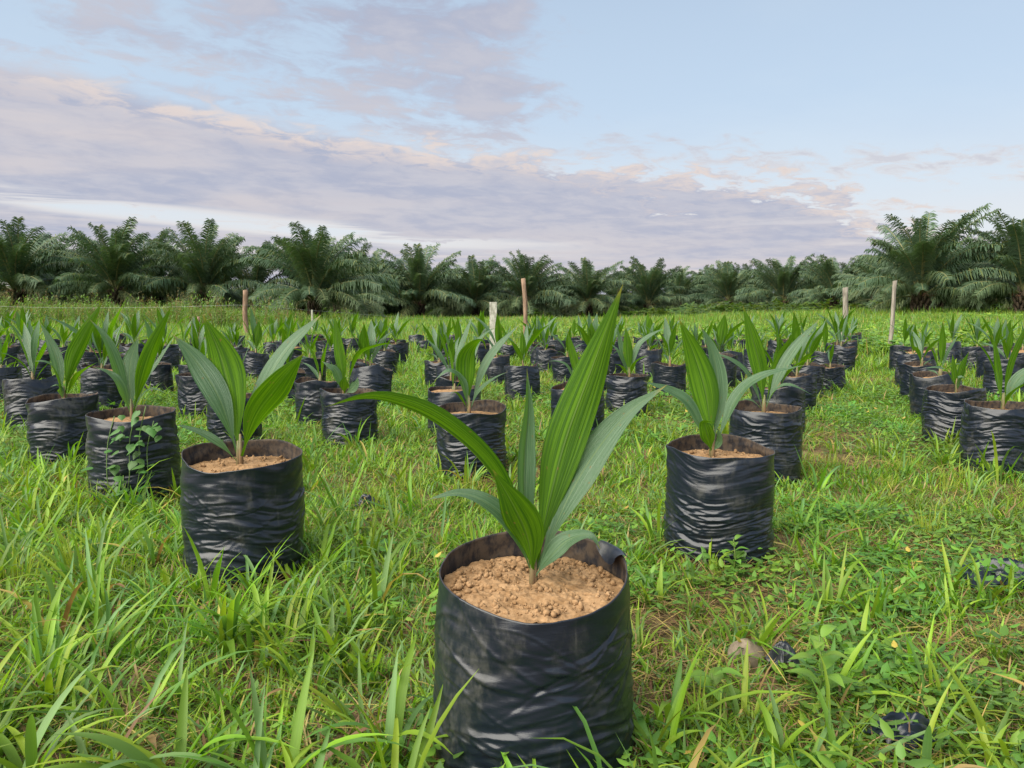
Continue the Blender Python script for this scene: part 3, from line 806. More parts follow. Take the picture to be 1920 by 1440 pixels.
hero_pos = []
for hi, (label, (px, py, wp), opt, (sx, sy), leaves) in enumerate(HERO):
    x, y, zr, D = from_picture(px, py, wp)
    if hi == 0:
        y = 1.32; r0 = ray(px, py); x = r0[0] / r0[1] * y; zr = CAMH + r0[2] / r0[1] * y; D = 0.350; zr += 0.006; x -= 0.006
    root, zg = seedling_root(x, y, label)
    H = zr - zg
    if opt:
        o = dict(opt); sd0 = o.pop("seed")
        me, cut, rim = bag_mesh(sd0, D=D, H=H, **o)
        put("bag", me, root)
        zs = H - 0.041
        if hi == 0:
            zs = H - 0.032
        put("soil", soil_mesh(cut, zs, sd0, nr=70 if hi == 0 else 22, clod=0.8, rough=0.010 if hi == 0 else 0.008, mound=0.006), root)
        if hi == 0:
            fl = MB(); n1_, n2_ = 16, 7
            aa = np.linspace(0.10, 0.62, n1_); R0 = D / 2 * 0.955
            G = np.zeros((n1_, n2_, 3))
            for i_, a_ in enumerate(aa):
                rz_ = float(np.interp(a_, np.linspace(0, 2 * math.pi, len(rim), endpoint=False), rim)) + 0.002
                dep = 0.030 * math.sin(math.pi * (i_ + 0.3) / n1_) ** 0.7
                for j_ in range(n2_):
                    b_ = j_ / (n2_ - 1)
                    G[i_, j_] = [(R0 + 0.004 - 0.024 * b_) * math.cos(a_), (R0 + 0.004 - 0.024 * b_) * math.sin(a_), rz_ + 0.007 * math.sin(b_ * 2.6) - dep * b_ * b_]
            fl.grid(G)
            put("folded_lip", fl.mesh("folded_lip", [M_BAG]), root)
            add_clods(root, zs + 0.004, D * 0.435, 5, 900, 0.0012, 0.0062)
        elif hi < 3:
            add_clods(root, zs + 0.006, D * 0.43, 5 + hi, 90, 0.002, 0.007)
    else:
        bag_generic(root, D, H, hi, 0.3)
        zs = H - 0.05
    # stem stands where the picture shows it, at the bag's middle depth
    b = at(sx, sy, y)
    sxw = b[0] - x
    put("stem", stem_mesh(0.075 if hi == 0 else 0.10, 0.0065 if hi == 0 else 0.009, hi), root, (sxw, 0, zs))
    for li, (pts, wpx, U0, U1, bend, fold) in enumerate(leaves):
        W = []
        for (qx, qy), d in zip(pts, bend):
            p = at(qx, qy, y + d * (1 if y < 2 else 1.3))
            W.append(p - np.array([x, y, zg]))
        W = np.array(W)
        W[0] = [sxw + 0.2 * (W[0][0] - sxw), 0.2 * W[0][1], max(zs - 0.005, min(W[0][2], zs + 0.02))]
        wm = (0.76 if hi == 0 else 0.80) * wpx * mpp(pts[1][0], pts[1][1], y)
        lm = leaf_mesh("leaf", W, wm, U0, U1, n=40 if hi < 3 else 26, m=19 if hi == 0 else 13, fold=fold, seed=hi * 10 + li,
                       keep=1.0 if fold > 0.7 else 0.0, petiole=0.07 if hi == 0 else 0.10, peak=(0.44, 0.54)[hi] if hi < 2 else 0.42, pleat=0.014 if hi == 0 else 0.018)
        put("leaf", lm, root)
    BAG_SPOTS.append((x, y, D / 2)); hero_pos.append((x, y))

# bags further back whose places show in the photograph
SPOT = [
 ("seedling third back along the bag row edging the grass path, left side of path", (1460, 725, 94)),
 ("seedling fourth back along the bag row edging the grass path, left side of path", (1494, 701, 70)),
 ("seedling fifth back along the bag row edging the grass path, left side of path", (1514, 684, 60)),
 ("seedling sixth back along the bag row edging the grass path, left side of path", (1546, 663, 50)),
 ("last seedling of the bag row edging the grass path, near the grey wooden post", (1586, 639, 38)),
 ("seedling in a short bag at far left, behind the bag with pale torn corners", (62, 711, 93)),
 ("partly hidden seedling cut by the left edge of the photo", (2, 690, 60)),
 ("seedling seen between the torn-cornered bag and the left edge, one row behind", (170, 658, 47)),
 ("seedling in the dull bag directly above the weed-grown bag, one row behind", (214, 668, 46)),
 ("seedling right of the weed-grown plant, its bag seen beside the broad-leaved plant", (297, 681, 47)),
 ("seedling in the bag half hidden behind the broad-leaved plant's left leaf", (370, 683, 60)),
 ("seedling in the wide bag right of the broad-leaved plant's right leaf", (580, 669, 57)),
 ("upright seedling framed between the centre and right leaves of the broad-leaved plant", (480, 662, 50)),
 ("seedling in the bag behind the small plant with one tall leaf", (694, 689, 72)),
 ("seedling two bags behind the small plant with one tall leaf, by the green gap", (721, 658, 47)),
 ("seedling in the dark bag behind the rolled-leaf plant, nearer of two", (846, 708, 65)),
 ("seedling in the dark bag behind the rolled-leaf plant, farther of two", (823, 676, 52)),
 ("seedling with two spread leaves in the low bag in front of the pale concrete post", (980, 686, 65)),
 ("seedling in the bag at the foot of the pale concrete post", (933, 668, 45)),
 ("seedling in the bag between the two-leaved plant and the tallest leaf", (1064, 669, 50)),
 ("seedling one row behind the two-leaved plant, right of the leaning brown post", (1023, 656, 42)),
 ("seedling in the bag behind the neat upright one, to its left", (1146, 665, 45)),
 ("seedling in the bag behind the neat upright one, to its right", (1219, 656, 42)),
 ("small seedling in the black bag left of the right-hand plant's tall leaf", (1256, 682, 61)),
 ("seedling in the bag seen right of the right-hand plant's tall leaf", (1370, 661, 57)),
 ("seedling in the third bag of the row on the right side of the path", (1763, 699, 88)),
 ("seedling in the fourth bag of the row on the right side of the path", (1728, 683, 68)),
 ("last bagged seedling on the right side of the path, behind the thin stake", (1694, 650, 46)),
 ("seedling in the fifth bag of the row on the right side of the path", (1711, 667, 57)),
 ("seedling in the second row right of the path, nearer the right edge", (1866, 660, 56)),
 ("seedling at the right edge, in the third row from the path", (1918, 655, 50)),
 ("seedling at the back right, in line between the thin stake and the right edge", (1785, 643, 42)),
 ("rearmost seedling near the right edge, on the far side of the right-hand bags", (1876, 641, 40)),
 ("seedling at the right edge above the slumped bag, one row behind", (1890, 676, 75)),
 ("seedling in the fourth bag from the stake, seen over the dwarf plant", (1832, 650, 46)),
]
placed = list(hero_pos)
for i, (label, (px, py, wp)) in enumerate(SPOT):
    x, y, zr, D = from_picture(px, py, wp, 0.4)
    root, zg = seedling_root(x, y, label)
    H = min(max(zr - zg, 0.28), 0.40)
    q = np.random.default_rng(500 + i)
    bag_generic(root, D, H, i, q.uniform(-0.4, 0.4) + (math.pi if i % 2 else 0))
    plant(root, 0, 0, H - 0.055, 40 + i, q.uniform(0.75, 1.0))
    BAG_SPOTS.append((x, y, D / 2)); placed.append((x, y))

# the rest of the lattice of rows
ZONES = [(-9999, 110, "at the far left edge"), (110, 300, "above the weed-grown bag"), (300, 470, "just left of the reddish fence post"),
         (470, 620, "just right of the reddish fence post"), (620, 800, "left of the green gap"), (800, 918, "left of the pale concrete post"),
         (918, 1050, "between the concrete post and the tallest leaf"), (1050, 1210, "right of the tallest leaf"), (1210, 1345, "behind the right-hand plant's tall leaf"),
         (1345, 1480, "right of the right-hand plant's tall leaf"), (1480, 1640, "by the grey wooden post"), (1640, 1780, "right of the thin stake"), (1780, 9999, "at the far right edge")]
nfill = 0
for k in range(-5, 20):
    dxk = -1.12 * k if k >= 0 else 0.95 - 1.3 * (k + 1)
    for j in range(-6, 30):
        q = np.random.default_rng(9000 + k * 50 + j)
        Y = 1.23 + 0.90 * j + (0.45 * (k % 2)) + q.uniform(-0.12, 0.12)
        X = 0.04 + 0.485 * (Y - 1.23) + dxk + q.uniform(-0.12, 0.12)
        if Y < 4.4 or Y > (15.8 if k >= 0 else 11.5):
            continue
        px = 960 + F * X / Y
        if px < -60 or px > 1990:
            continue
        if k < 0 and Y < 7.2:
            continue
        # a strip left free of bags (grass gap)
        if abs(px - 772) < 16 + 90 / Y and 5 < Y < 12.5:
            continue
        if min((X - a) ** 2 + (Y - b) ** 2 for a, b in placed) < 0.42:
            continue
        if q.uniform() < 0.02:
            continue
        zone = next(zz for a, b, zz in ZONES if a <= px < b)
        row = "middle" if Y < 8 else ("far" if Y < 11 else "farthest")
        root, zg = seedling_root(X, Y, f"small bagged seedling in the {row} rows {zone}")
        H = q.uniform(0.27, 0.38)
        bag_generic(root, q.uniform(0.29, 0.34), H, int(q.integers(1000)), q.uniform(-0.5, 0.5))
        plant(root, 0, 0, H - 0.055, int(q.integers(100000)), q.uniform(0.50, 1.08), int(q.integers(3, 10)))
        BAG_SPOTS.append((X, Y, 0.16)); placed.append((X, Y)); nfill += 1
print("filled", nfill)

# ------------------------------------------------------------------ oil palms
def frond_mesh(a0, a1, L, seed, droop=1.0, yellow=0.0):
    q = np.random.default_rng(seed)
    k = 22
    ang = np.radians(a0 + (a1 - a0) * np.linspace(0, 1, k) ** 1.35)
    d = np.stack([np.cos(ang), np.zeros(k), np.sin(ang)], -1) * L / (k - 1)
    P = np.vstack([[0, 0, 0], np.cumsum(d[:-1], axis=0)])
    P[:, 1] += q.uniform(-0.5, 0.5) * np.linspace(0, 1, k) ** 2
    mb = MB()
    rad = np.linspace(0.085, 0.014, k)
    mb.tube(P, rad, 5, 1)
    T = np.gradient(P, axis=0); T /= np.linalg.norm(T, axis=1)[:, None]
    nl = 104
    for side in (-1, 1):
        for i in range(nl):
            t = 0.14 + 0.86 * (i + q.uniform(-0.3, 0.3)) / nl
            t = min(max(t, 0.12), 0.995)
            fi = t * (k - 1); i0 = min(k - 2, int(fi)); u = fi - i0
            p = P[i0] * (1 - u) + P[i0 + 1] * u
            tg = T[i0]
            sidev = np.array([0, side, 0.0])
            nrm = np.cross(tg, np.array([0, 1.0, 0])); nrm = nrm if nrm[2] > 0 or abs(nrm[2]) < 0.05 else -nrm
            ll = 1.02 * math.sin(math.pi * (0.18 + 0.68 * t)) ** 0.7 * q.uniform(0.8, 1.1)
            lift = q.choice([0.45, 0.1, -0.25]) + q.uniform(-0.15, 0.15)
            dv = sidev * 0.95 + tg * q.uniform(0.45, 0.8) + nrm * lift
            dv /= np.linalg.norm(dv)
            g = np.array([0, 0, -1.0])
            p1 = p + dv * ll * 0.45 + g * 0.05 * droop * ll
            p2 = p + dv * ll * 0.80 + g * (0.36 * droop + q.uniform(-0.10, 0.20)) * ll
            wv = tg * q.uniform(0.028, 0.040)
            sh = q.uniform(0.75, 1.25)
            c = np.array([sh, sh, sh]) * (1 - yellow) + yellow * np.array([2.4, 1.5, 0.6]) * sh
            if q.uniform() < 0.06:
                c = np.array([1.8, 1.35, 0.8])
            mb.add([p - wv * 0.6, p + wv * 0.6, p1 + wv, p1 - wv, p2 + wv * 0.25, p2 - wv * 0.25], [(0, 1, 2, 3), (3, 2, 4, 5)], 0, None, c)
    return mb.mesh("frond", [M_FROND, M_RACH], True)

FR = {"top": [frond_mesh(84, 46, 5.7, 1, 0.8), frond_mesh(78, 20, 6.1, 2, 1.0), frond_mesh(88, 72, 5.0, 3, 0.6), frond_mesh(74, 30, 5.9, 12, 0.9)],
      "mid": [frond_mesh(70, 5, 5.8, 4), frond_mesh(62, -10, 5.9, 5), frond_mesh(74, 18, 5.7, 6, 0.9), frond_mesh(55, -20, 5.8, 7)],
      "low": [frond_mesh(38, -35, 5.6, 8, 1.2), frond_mesh(22, -45, 5.4, 9, 1.2, 0.12), frond_mesh(28, -28, 5.6, 10, 1.2), frond_mesh(5, -60, 4.6, 11, 1.3, 0.25)]}

def trunk_mesh(h, seed):
    q = np.random.default_rng(seed); mb = MB()
    nz, na = 14, 16
    z = np.linspace(-0.15, h, nz); th = np.linspace(0, 2 * math.pi, na, endpoint=False)
    R = 0.34 + 0.12 * sstep(0.4, 1, (z / h))[:, None] + (vnoise(th[None, :] * 2 + 3, z[:, None] * 5, seed) - 0.5) * 0.16
    mb.grid(np.stack([R * np.cos(th), R * np.sin(th), z[:, None] * np.ones((1, na))], -1), 0, None, True)
    for k in range(34):                       # cut leaf bases
        zz = h * (0.12 + 0.88 * k / 34); a = k * 2.39996
        r0 = 0.34 + 0.1 * zz / h
        p = np.array([math.cos(a) * r0, math.sin(a) * r0, zz]); o = np.array([math.cos(a), math.sin(a), 0.9]) / 1.35
        mb.tube([p - o * 0.08, p + o * q.uniform(0.22, 0.42)], [0.11, 0.07], 6)
    return mb.mesh("trunk", [M_TRUNK])
TRUNKS = [trunk_mesh(1.0, i) for i in range(3)]

def bunch_mesh(seed):
    q = np.random.default_rng(seed); mb = MB()
    for k in range(26):
        a = q.uniform(0, 6.28); e = q.uniform(-0.5, 1.2)
        d = np.array([math.cos(a) * math.cos(e), math.sin(a) * math.cos(e), math.sin(e)])
        mb.tube([[0, 0, 0], d * 0.18, d * q.uniform(0.28, 0.4) + np.array([0, 0, -0.03])], [0.05, 0.045, 0.02], 5)
    return mb.mesh("flower_bunch", [M_FRUIT])
BUNCH = bunch_mesh(1)

def palm(px, Y, top, label, seed, group=None, full=True, dxm=0.0, spread=1.0):
    q = np.random.default_rng(seed)
    X = (px - 960) / F * Y + dxm
    z = float(ground(X, Y))
    hgt = CAMH + (HOR - top) / F * Y - z
    th = q.uniform(0.24, 0.30) * hgt
    s = (hgt - th) / 5.15
    root = thing("oil_palm", label, "palm tree", (X, Y, z), group, q.uniform(0, 6.28))
    put("trunk", TRUNKS[seed % 3], root, (0, 0, 0), (0, 0, q.uniform(0, 6)), (s, s, th))
    n = (11, 21, 20) if full else (6, 13, 11)
    a = q.uniform(0, 6)
    for cls, cnt in zip(("top", "mid", "low"), n):
        for i in range(cnt):
            a += 2.39996 + q.uniform(-0.22, 0.22)
            me = FR[cls][int(q.integers(len(FR[cls])))]
            k = s * q.uniform(0.92, 1.16) * (spread if cls != "top" else 1.0)
            r = 0.22 * s if cls == "low" else 0.1 * s
            zz = th - (0.25 if cls == "low" else 0.0) * s + q.uniform(-0.08, 0.08)
            put("frond", me, root, (r * math.cos(a), r * math.sin(a), zz), (q.uniform(-0.14, 0.14), q.uniform(-0.10, 0.10), a), (k, k, k))
    if full:
        for i in range(3):
            b = q.uniform(0, 6.28)
            put("flower_bunch", BUNCH, root, (0.45 * s * math.cos(b), 0.45 * s * math.sin(b), th - 0.15 * s), (0, 0, b), (s, s, s))
    return root

PALMS = [
 (38, 57, 424, "leftmost oil palm, cut by the left edge of the photo", 1.0),
 (222, 58, 430, "full-crowned oil palm second from the left, dark against the sky", 1.0),
 (388, 60, 434, "oil palm third from the left, above and left of the reddish fence post", 0.95),
 (592, 52, 446, "wide low oil palm, the one standing just right of the reddish fence post", 1.15),
 (694, 84, 480, "oil palm half hidden behind the wide low one, on its right", 0.9),
 (787, 86, 474, "oil palm with an upswept crown left of the pale concrete post", 1.0),
 (893, 92, 492, "small low oil palm directly behind the pale concrete post", 1.0),
 (985, 90, 480, "oil palm directly behind the leaning brown post", 1.0),
 (1102, 95, 494, "oil palm behind the tip of the tallest seedling leaf, to its left", 1.0),
 (1215, 97, 497, "oil palm with a pale hanging frond just right of the tallest leaf's tip", 0.95),
 (1300, 112, 514, "lowest oil palm on the skyline, above the right-hand plant", 1.0),
 (1364, 95, 500, "oil palm second right of the lowest one on the skyline", 1.0),
 (1466, 88, 488, "oil palm standing midway between the skyline dip and the grey wooden post", 1.0),
 (1562, 80, 482, "oil palm just behind the grey wooden post", 1.0),
 (1722, 50, 408, "tallest oil palm at right, rising behind the thin stake", 0.92),
 (1912, 47, 416, "oil palm with arching fronds cut by the right edge of the photo", 0.92),
]
for i, (px, Y, top, lab, sp) in enumerate(PALMS):
    palm(px, Y, top, lab, 20 + i, "oil palms along the field edge", True, 0, sp)
SHORTN = ["the leftmost palm", "the second palm from the left", "the third palm from the left", "the wide low palm by the reddish post", "the half-hidden palm beside the wide low one",
          "the palm left of the pale concrete post", "the palm at the pale concrete post", "the leaning brown post", "the palm left of the tallest leaf's tip", "the palm right of the tallest leaf's tip",
          "the lowest palm on the skyline", "the palm two along from the skyline dip", "the palm midway to the grey wooden post", "the grey wooden post", "the tallest right-hand palm", "the palm cut by the right edge"]
BACK = []
for i, (px, Y, top, lab, sp) in enumerate(PALMS):
    BACK.append((px + random.uniform(30, 70), Y + random.uniform(9, 13), None))
    BACK.append((px + random.uniform(-35, 35), Y + random.uniform(19, 26), None))
for px, Y in ((130, 70), (300, 72), (480, 70), (640, 72), (1640, 74), (1690, 68), (1810, 62), (1850, 70), (1600, 98), (1430, 104), (740, 104), (840, 108), (940, 110), (1050, 112), (1160, 114), (1260, 122)):
    BACK.append((px, Y, None))
for i, (px, Y, _) in enumerate(BACK):
    X = (px - 960) / F * Y
    topz = random.uniform(5.8, 6.7) + float(ground(X, Y))
    top = HOR - (topz - CAMH) / Y * F
    side = min(zip(PALMS, SHORTN), key=lambda a: abs(a[0][0] - px))[1]
    palm(px, Y, top, f"shaded oil palm in the rows behind {side}", 300 + i, "oil palms deeper in the plantation", False)

# ------------------------------------------------------------------ posts, wire
def post(name, px, ytop, Y, wpx, label, mat, lean=0.0, square=False, seed=0):
    p = at(px, ytop, Y)
    z = float(ground(p[0], Y))
    h = p[2] - z
    r = wpx * mpp(px, ytop, Y) / 2
    root = mb = MB()
    n, rings = (4, 9) if square else (10, 14)
    th = np.linspace(0, 2 * math.pi, n, endpoint=False) + (math.pi / 4 if square else 0)
    zz = np.linspace(-0.3, h, rings)
    rad = r * (1.30 if square else 1.0)
    R = rad * (1 + (vnoise(th[None, :] * 1.5 + 9, zz[:, None] * 6 + seed * 5, seed) - 0.5) * (0.05 if square else 0.28))
    sway = 0 if square else 0.25 * r
    cx = -lean * (h - zz) + np.sin(zz * 5 + seed) * sway
    G = np.stack([cx[:, None] + R * np.cos(th), R * np.sin(th) * np.ones((rings, 1)), zz[:, None] * np.ones((1, n))], -1)
    G[-1, :, 2] += np.linspace(-0.4, 0.4, n) * r * (0.3 if square else 1)
    mb.grid(G, 0, None, True)
    mb.f.append(tuple((rings - 1) * n + i for i in range(n))); mb.m.append(0)
    o = put(name, mb.mesh(name, [mat], not square), None, (p[0], Y, z))
    if square:
        bv = o.modifiers.new("bevel", "BEVEL"); bv.width = 0.006; bv.segments = 2; bv.limit_method = "ANGLE"
    return tag(o, label, "post", "posts round the nursery")

post("fence_post", 459, 545, 23, 9.5, "reddish round fence post holding the wire on the left", M_POSTR, 0.0, False, 1)
post("fence_post", 925, 567, 10.6, 15, "pale square concrete post standing among the bags", M_CONC, 0.0, True, 2)
post("fence_post", 982, 523, 14.5, 8.5, "tall leaning brown post behind the pale concrete one", M_POSTR, -0.045, False, 3)
post("fence_post", 1586, 540, 16.5, 9.5, "grey wooden post at the end of the bag row edging the path", M_POST, 0.0, False, 4)
post("fence_post", 1679, 527, 13.6, 7.5, "thin pale stake at the corner of the right-hand bags", M_POST, 0.04, False, 5)
post("peg", 1115, 599, 15.5, 7, "short pinkish peg poking up beside the tallest leaf", M_POSTR, 0.0, False, 6)
post("peg", 373, 594, 16, 5, "short pinkish peg behind the broad-leaved seedling", M_POSTR, 0.0, False, 7)
post("fence_post", 585, 581, 27, 3.5, "thin whitish fence picket under the wire, right of the reddish post", M_CONC, 0.0, True, 8)

wp = []
for px, py, Y in ((-60, 573, 24), (120, 577, 23.6), (300, 576, 23.3), (459, 572, 22.9), (520, 577, 25), (585, 582, 27), (690, 590, 32), (800, 598, 38), (960, 600, 44)):
    wp.append(at(px, py, Y))
mb = MB(); mb.tube(catmull(wp, 60), 0.0022, 5)
tag(put("fence_wire", mb.mesh("fence_wire", [M_WIRE])), "thin wire strung from the reddish post along the field's left side", "wire")

# ------------------------------------------------------------------ grass and weeds: prototypes
def blade(mb, base, az_, L, wd, lean0, lean1, col, segs=4, vfold=True, mat=0, twist=0.0):
    k = segs + 1
    an = np.linspace(lean0, lean1, k)
    d = np.stack([np.cos(az_) * np.sin(an), np.sin(az_) * np.sin(an), np.cos(an)], -1) * (L / segs)
    P = np.vstack([base, base + np.cumsum(d[:-1], axis=0)])
    t = np.linspace(0, 1, k)
    wv = wd * np.clip(0.55 + 1.3 * t - 1.85 * t ** 2.2, 0.02, 1.0)
    tw = az_ + math.pi / 2 + twist * t
    B = np.stack([np.cos(tw), np.sin(tw), 0 * t], -1)
    if vfold:
        up = np.stack([-np.cos(az_) * np.cos(an), -np.sin(az_) * np.cos(an), np.sin(an)], -1)
        G = np.stack([P - B * wv[:, None] / 2 + up * wv[:, None] * 0.16, P, P + B * wv[:, None] / 2 + up * wv[:, None] * 0.16], 1)
        uv = np.stack(np.meshgrid([0, .5, 1], t), -1)
    else:
        G = np.stack([P - B * wv[:, None] / 2, P + B * wv[:, None] / 2], 1)
        uv = np.stack(np.meshgrid([0, 1], t), -1)
    mb.grid(G, mat, uv, False, col)

GREENS = np.array([[0.128, 0.240, 0.016], [0.165, 0.275, 0.018], [0.095, 0.190, 0.018], [0.190, 0.280, 0.022], [0.082, 0.170, 0.030], [0.120, 0.215, 0.070]])
STRAW = np.array([[0.29, 0.21, 0.09], [0.22, 0.135, 0.06], [0.16, 0.085, 0.045], [0.33, 0.25, 0.07]])
def pick(q, dry):
    c = STRAW[q.integers(len(STRAW))] if q.uniform() < dry else GREENS[q.integers(len(GREENS))]
    return c * q.uniform(0.8, 1.2)

def tuft_short(seed, n=34, dry=0.13):
    q = np.random.default_rng(seed); mb = MB()
    for i in range(n):
        r = 0.07 * math.sqrt(q.uniform()); a = q.uniform(0, 6.28)
        blade(mb, np.array([r * math.cos(a), r * math.sin(a), -0.008]), q.uniform(0, 6.28), q.uniform(0.025, 0.08), q.uniform(0.003, 0.0075), q.uniform(0.1, 1.0), q.uniform(0.9, 2.2), pick(q, dry), 3, False)
    return mb.mesh("short_tuft", [M_GRASS])

def tuft_broad(seed, n=11, L=(0.08, 0.22), wd=(0.009, 0.018), dry=0.07, r0=0.035, spread=0.5):
    q = np.random.default_rng(seed); mb = MB()
    for i in range(n):
        r = r0 * math.sqrt(q.uniform()); a = q.uniform(0, 6.28)
        blade(mb, np.array([r * math.cos(a), r * math.sin(a), -0.01]), a + q.uniform(-0.8, 0.8), q.uniform(*L), q.uniform(*wd), q.uniform(0.0, spread + 0.25), q.uniform(0.6, 2.3), pick(q, dry), 5, True, 0, q.uniform(-0.6, 0.6))
    return mb.mesh("broad_tuft", [M_GRASS])

def small_leaf(mb, c, az_, pitch, L, wd, col):
    d = np.array([math.cos(az_) * math.cos(pitch), math.sin(az_) * math.cos(pitch), math.sin(pitch)])
    s = np.array([-math.sin(az_), math.cos(az_), 0]); u = np.cross(d, s)
    mb.add([c, c + d * L * 0.3 + s * wd * 0.46 - u * wd * 0.12, c + d * L * 0.68 + s * wd * 0.4 - u * wd * 0.10, c + d * L, c + d * L * 0.68 - s * wd * 0.4 - u * wd * 0.10, c + d * L * 0.3 - s * wd * 0.46 - u * wd * 0.12, c + d * L * 0.5],
           [(0, 6, 2, 1), (6, 3, 2), (0, 5, 4, 6), (6, 4, 3)], 0, [(0.5, 0), (1, .3), (0.9, .7), (.5, 1), (0.1, .7), (0, .3), (.5, .5)], col)

def patch_herb(seed, n=30, R=0.085, h=(0.008, 0.05), L=(0.014, 0.034)):
    q = np.random.default_rng(seed); mb = MB()
    hc = np.array([[0.085, 0.190, 0.028], [0.115, 0.225, 0.030], [0.070, 0.155, 0.028], [0.140, 0.240, 0.028]])
    for i in range(n):
        r = R * math.sqrt(q.uniform()); a = q.uniform(0, 6.28); l = q.uniform(*L)
        c = np.array([r * math.cos(a), r * math.sin(a), q.uniform(*h)])
        k = hc[q.integers(4)] * q.uniform(0.8, 1.2)
        if q.uniform() < 0.018:
            k = np.array([0.38, 0.27, 0.06])
        small_leaf(mb, c, q.uniform(0, 6.28), q.uniform(-0.3, 0.5), l, l * q.uniform(0.42, 0.62), k)
        if i % 3 == 0:
            mb.tube([[c[0] * .7, c[1] * .7, -0.01], c], 0.0008, 3, 0, False, k)
    return mb.mesh("herb_patch", [M_HERB])

def patch_straw(seed, n=26):
    q = np.random.default_rng(seed); mb = MB()
    for i in range(n):
        r = 0.10 * math.sqrt(q.uniform()); a = q.uniform(0, 6.28)
        blade(mb, np.array([r * math.cos(a), r * math.sin(a), q.uniform(0.002, 0.022)]), q.uniform(0, 6.28), q.uniform(0.04, 0.13), q.uniform(0.0015, 0.0045), q.uniform(1.2, 1.6), q.uniform(1.35, 1.75), STRAW[q.integers(4)] * q.uniform(0.6, 1.15), 3, False)
    return mb.mesh("straw_patch", [M_DRY])

def spiky(seed, n=30):
    q = np.random.default_rng(seed); mb = MB()
    for i in range(n):
        r = 0.05 * math.sqrt(q.uniform()); a = q.uniform(0, 6.28)
        blade(mb, np.array([r * math.cos(a), r * math.sin(a), -0.005]), a, q.uniform(0.05, 0.13), q.uniform(0.0025, 0.004), q.uniform(0, 0.35), q.uniform(0.2, 0.8), np.array([0.24, 0.29, 0.03]) * q.uniform(0.75, 1.1), 3, False)
    return mb.mesh("spiky_tuft", [M_GRASS])

def weed_tall(seed):
    q = np.random.default_rng(seed); mb = MB()
    for i in range(7):
        a = q.uniform(0, 6.28); h = q.uniform(0.55, 1.15); le = q.uniform(0.05, 0.3)
        x0 = np.array([q.uniform(-.2, .2), q.uniform(-.2, .2), 0])
        tip = x0 + np.array([math.cos(a) * le, math.sin(a) * le, h])
        brown = q.uniform() < 0.35
        cs = np.array([0.20, 0.14, 0.07]) if brown else np.array([0.12, 0.18, 0.04])
        mb.tube([x0, (x0 + tip) / 2 + [0, 0, 0.05], tip], [0.007, 0.005, 0.002], 4, 0, False, cs)
        for k in range(22):
            t = q.uniform(0.35, 1.05)
            c = x0 + (tip - x0) * t + q.normal(0, 0.035, 3)
            cc = (np.array([0.23, 0.165, 0.075]) if brown and t > 0.55 else np.array([0.10, 0.17, 0.03])) * q.uniform(0.7, 1.2)
            l = q.uniform(0.035, 0.06) if t > 0.6 and brown else q.uniform(0.07, 0.14)
            small_leaf(mb, c, q.uniform(0, 6.28), q.uniform(-0.2, 1.1), l, l * 0.35, cc)
    for i in range(24):
        blade(mb, np.array([q.uniform(-.25, .25), q.uniform(-.25, .25), 0]), q.uniform(0, 6.28), q.uniform(0.35, 0.75), q.uniform(0.012, 0.022), 0.05, q.uniform(0.3, 1.2), pick(q, 0.15), 4, False)
    return mb.mesh("tall_weed", [M_GRASS])

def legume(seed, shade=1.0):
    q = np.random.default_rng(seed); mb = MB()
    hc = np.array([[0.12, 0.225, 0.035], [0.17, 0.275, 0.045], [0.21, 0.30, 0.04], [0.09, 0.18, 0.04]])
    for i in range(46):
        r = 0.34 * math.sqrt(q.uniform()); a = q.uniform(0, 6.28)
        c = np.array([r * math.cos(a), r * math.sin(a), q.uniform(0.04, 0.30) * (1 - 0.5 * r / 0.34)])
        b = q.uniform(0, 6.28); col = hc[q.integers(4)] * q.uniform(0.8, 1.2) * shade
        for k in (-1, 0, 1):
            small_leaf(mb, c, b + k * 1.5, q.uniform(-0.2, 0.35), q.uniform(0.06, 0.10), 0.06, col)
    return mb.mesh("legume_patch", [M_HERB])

def field_tuft(seed):
    q = np.random.default_rng(seed); mb = MB()
    for i in range(46):
        r = 0.30 * math.sqrt(q.uniform()); a = q.uniform(0, 6.28)
        blade(mb, np.array([r * math.cos(a), r * math.sin(a), -0.02]), q.uniform(0, 6.28), q.uniform(0.12, 0.34), q.uniform(0.012, 0.022), q.uniform(0, 0.4), q.uniform(0.4, 1.7), pick(q, 0.12), 3, False)
    return mb.mesh("field_tuft", [M_GRASS])

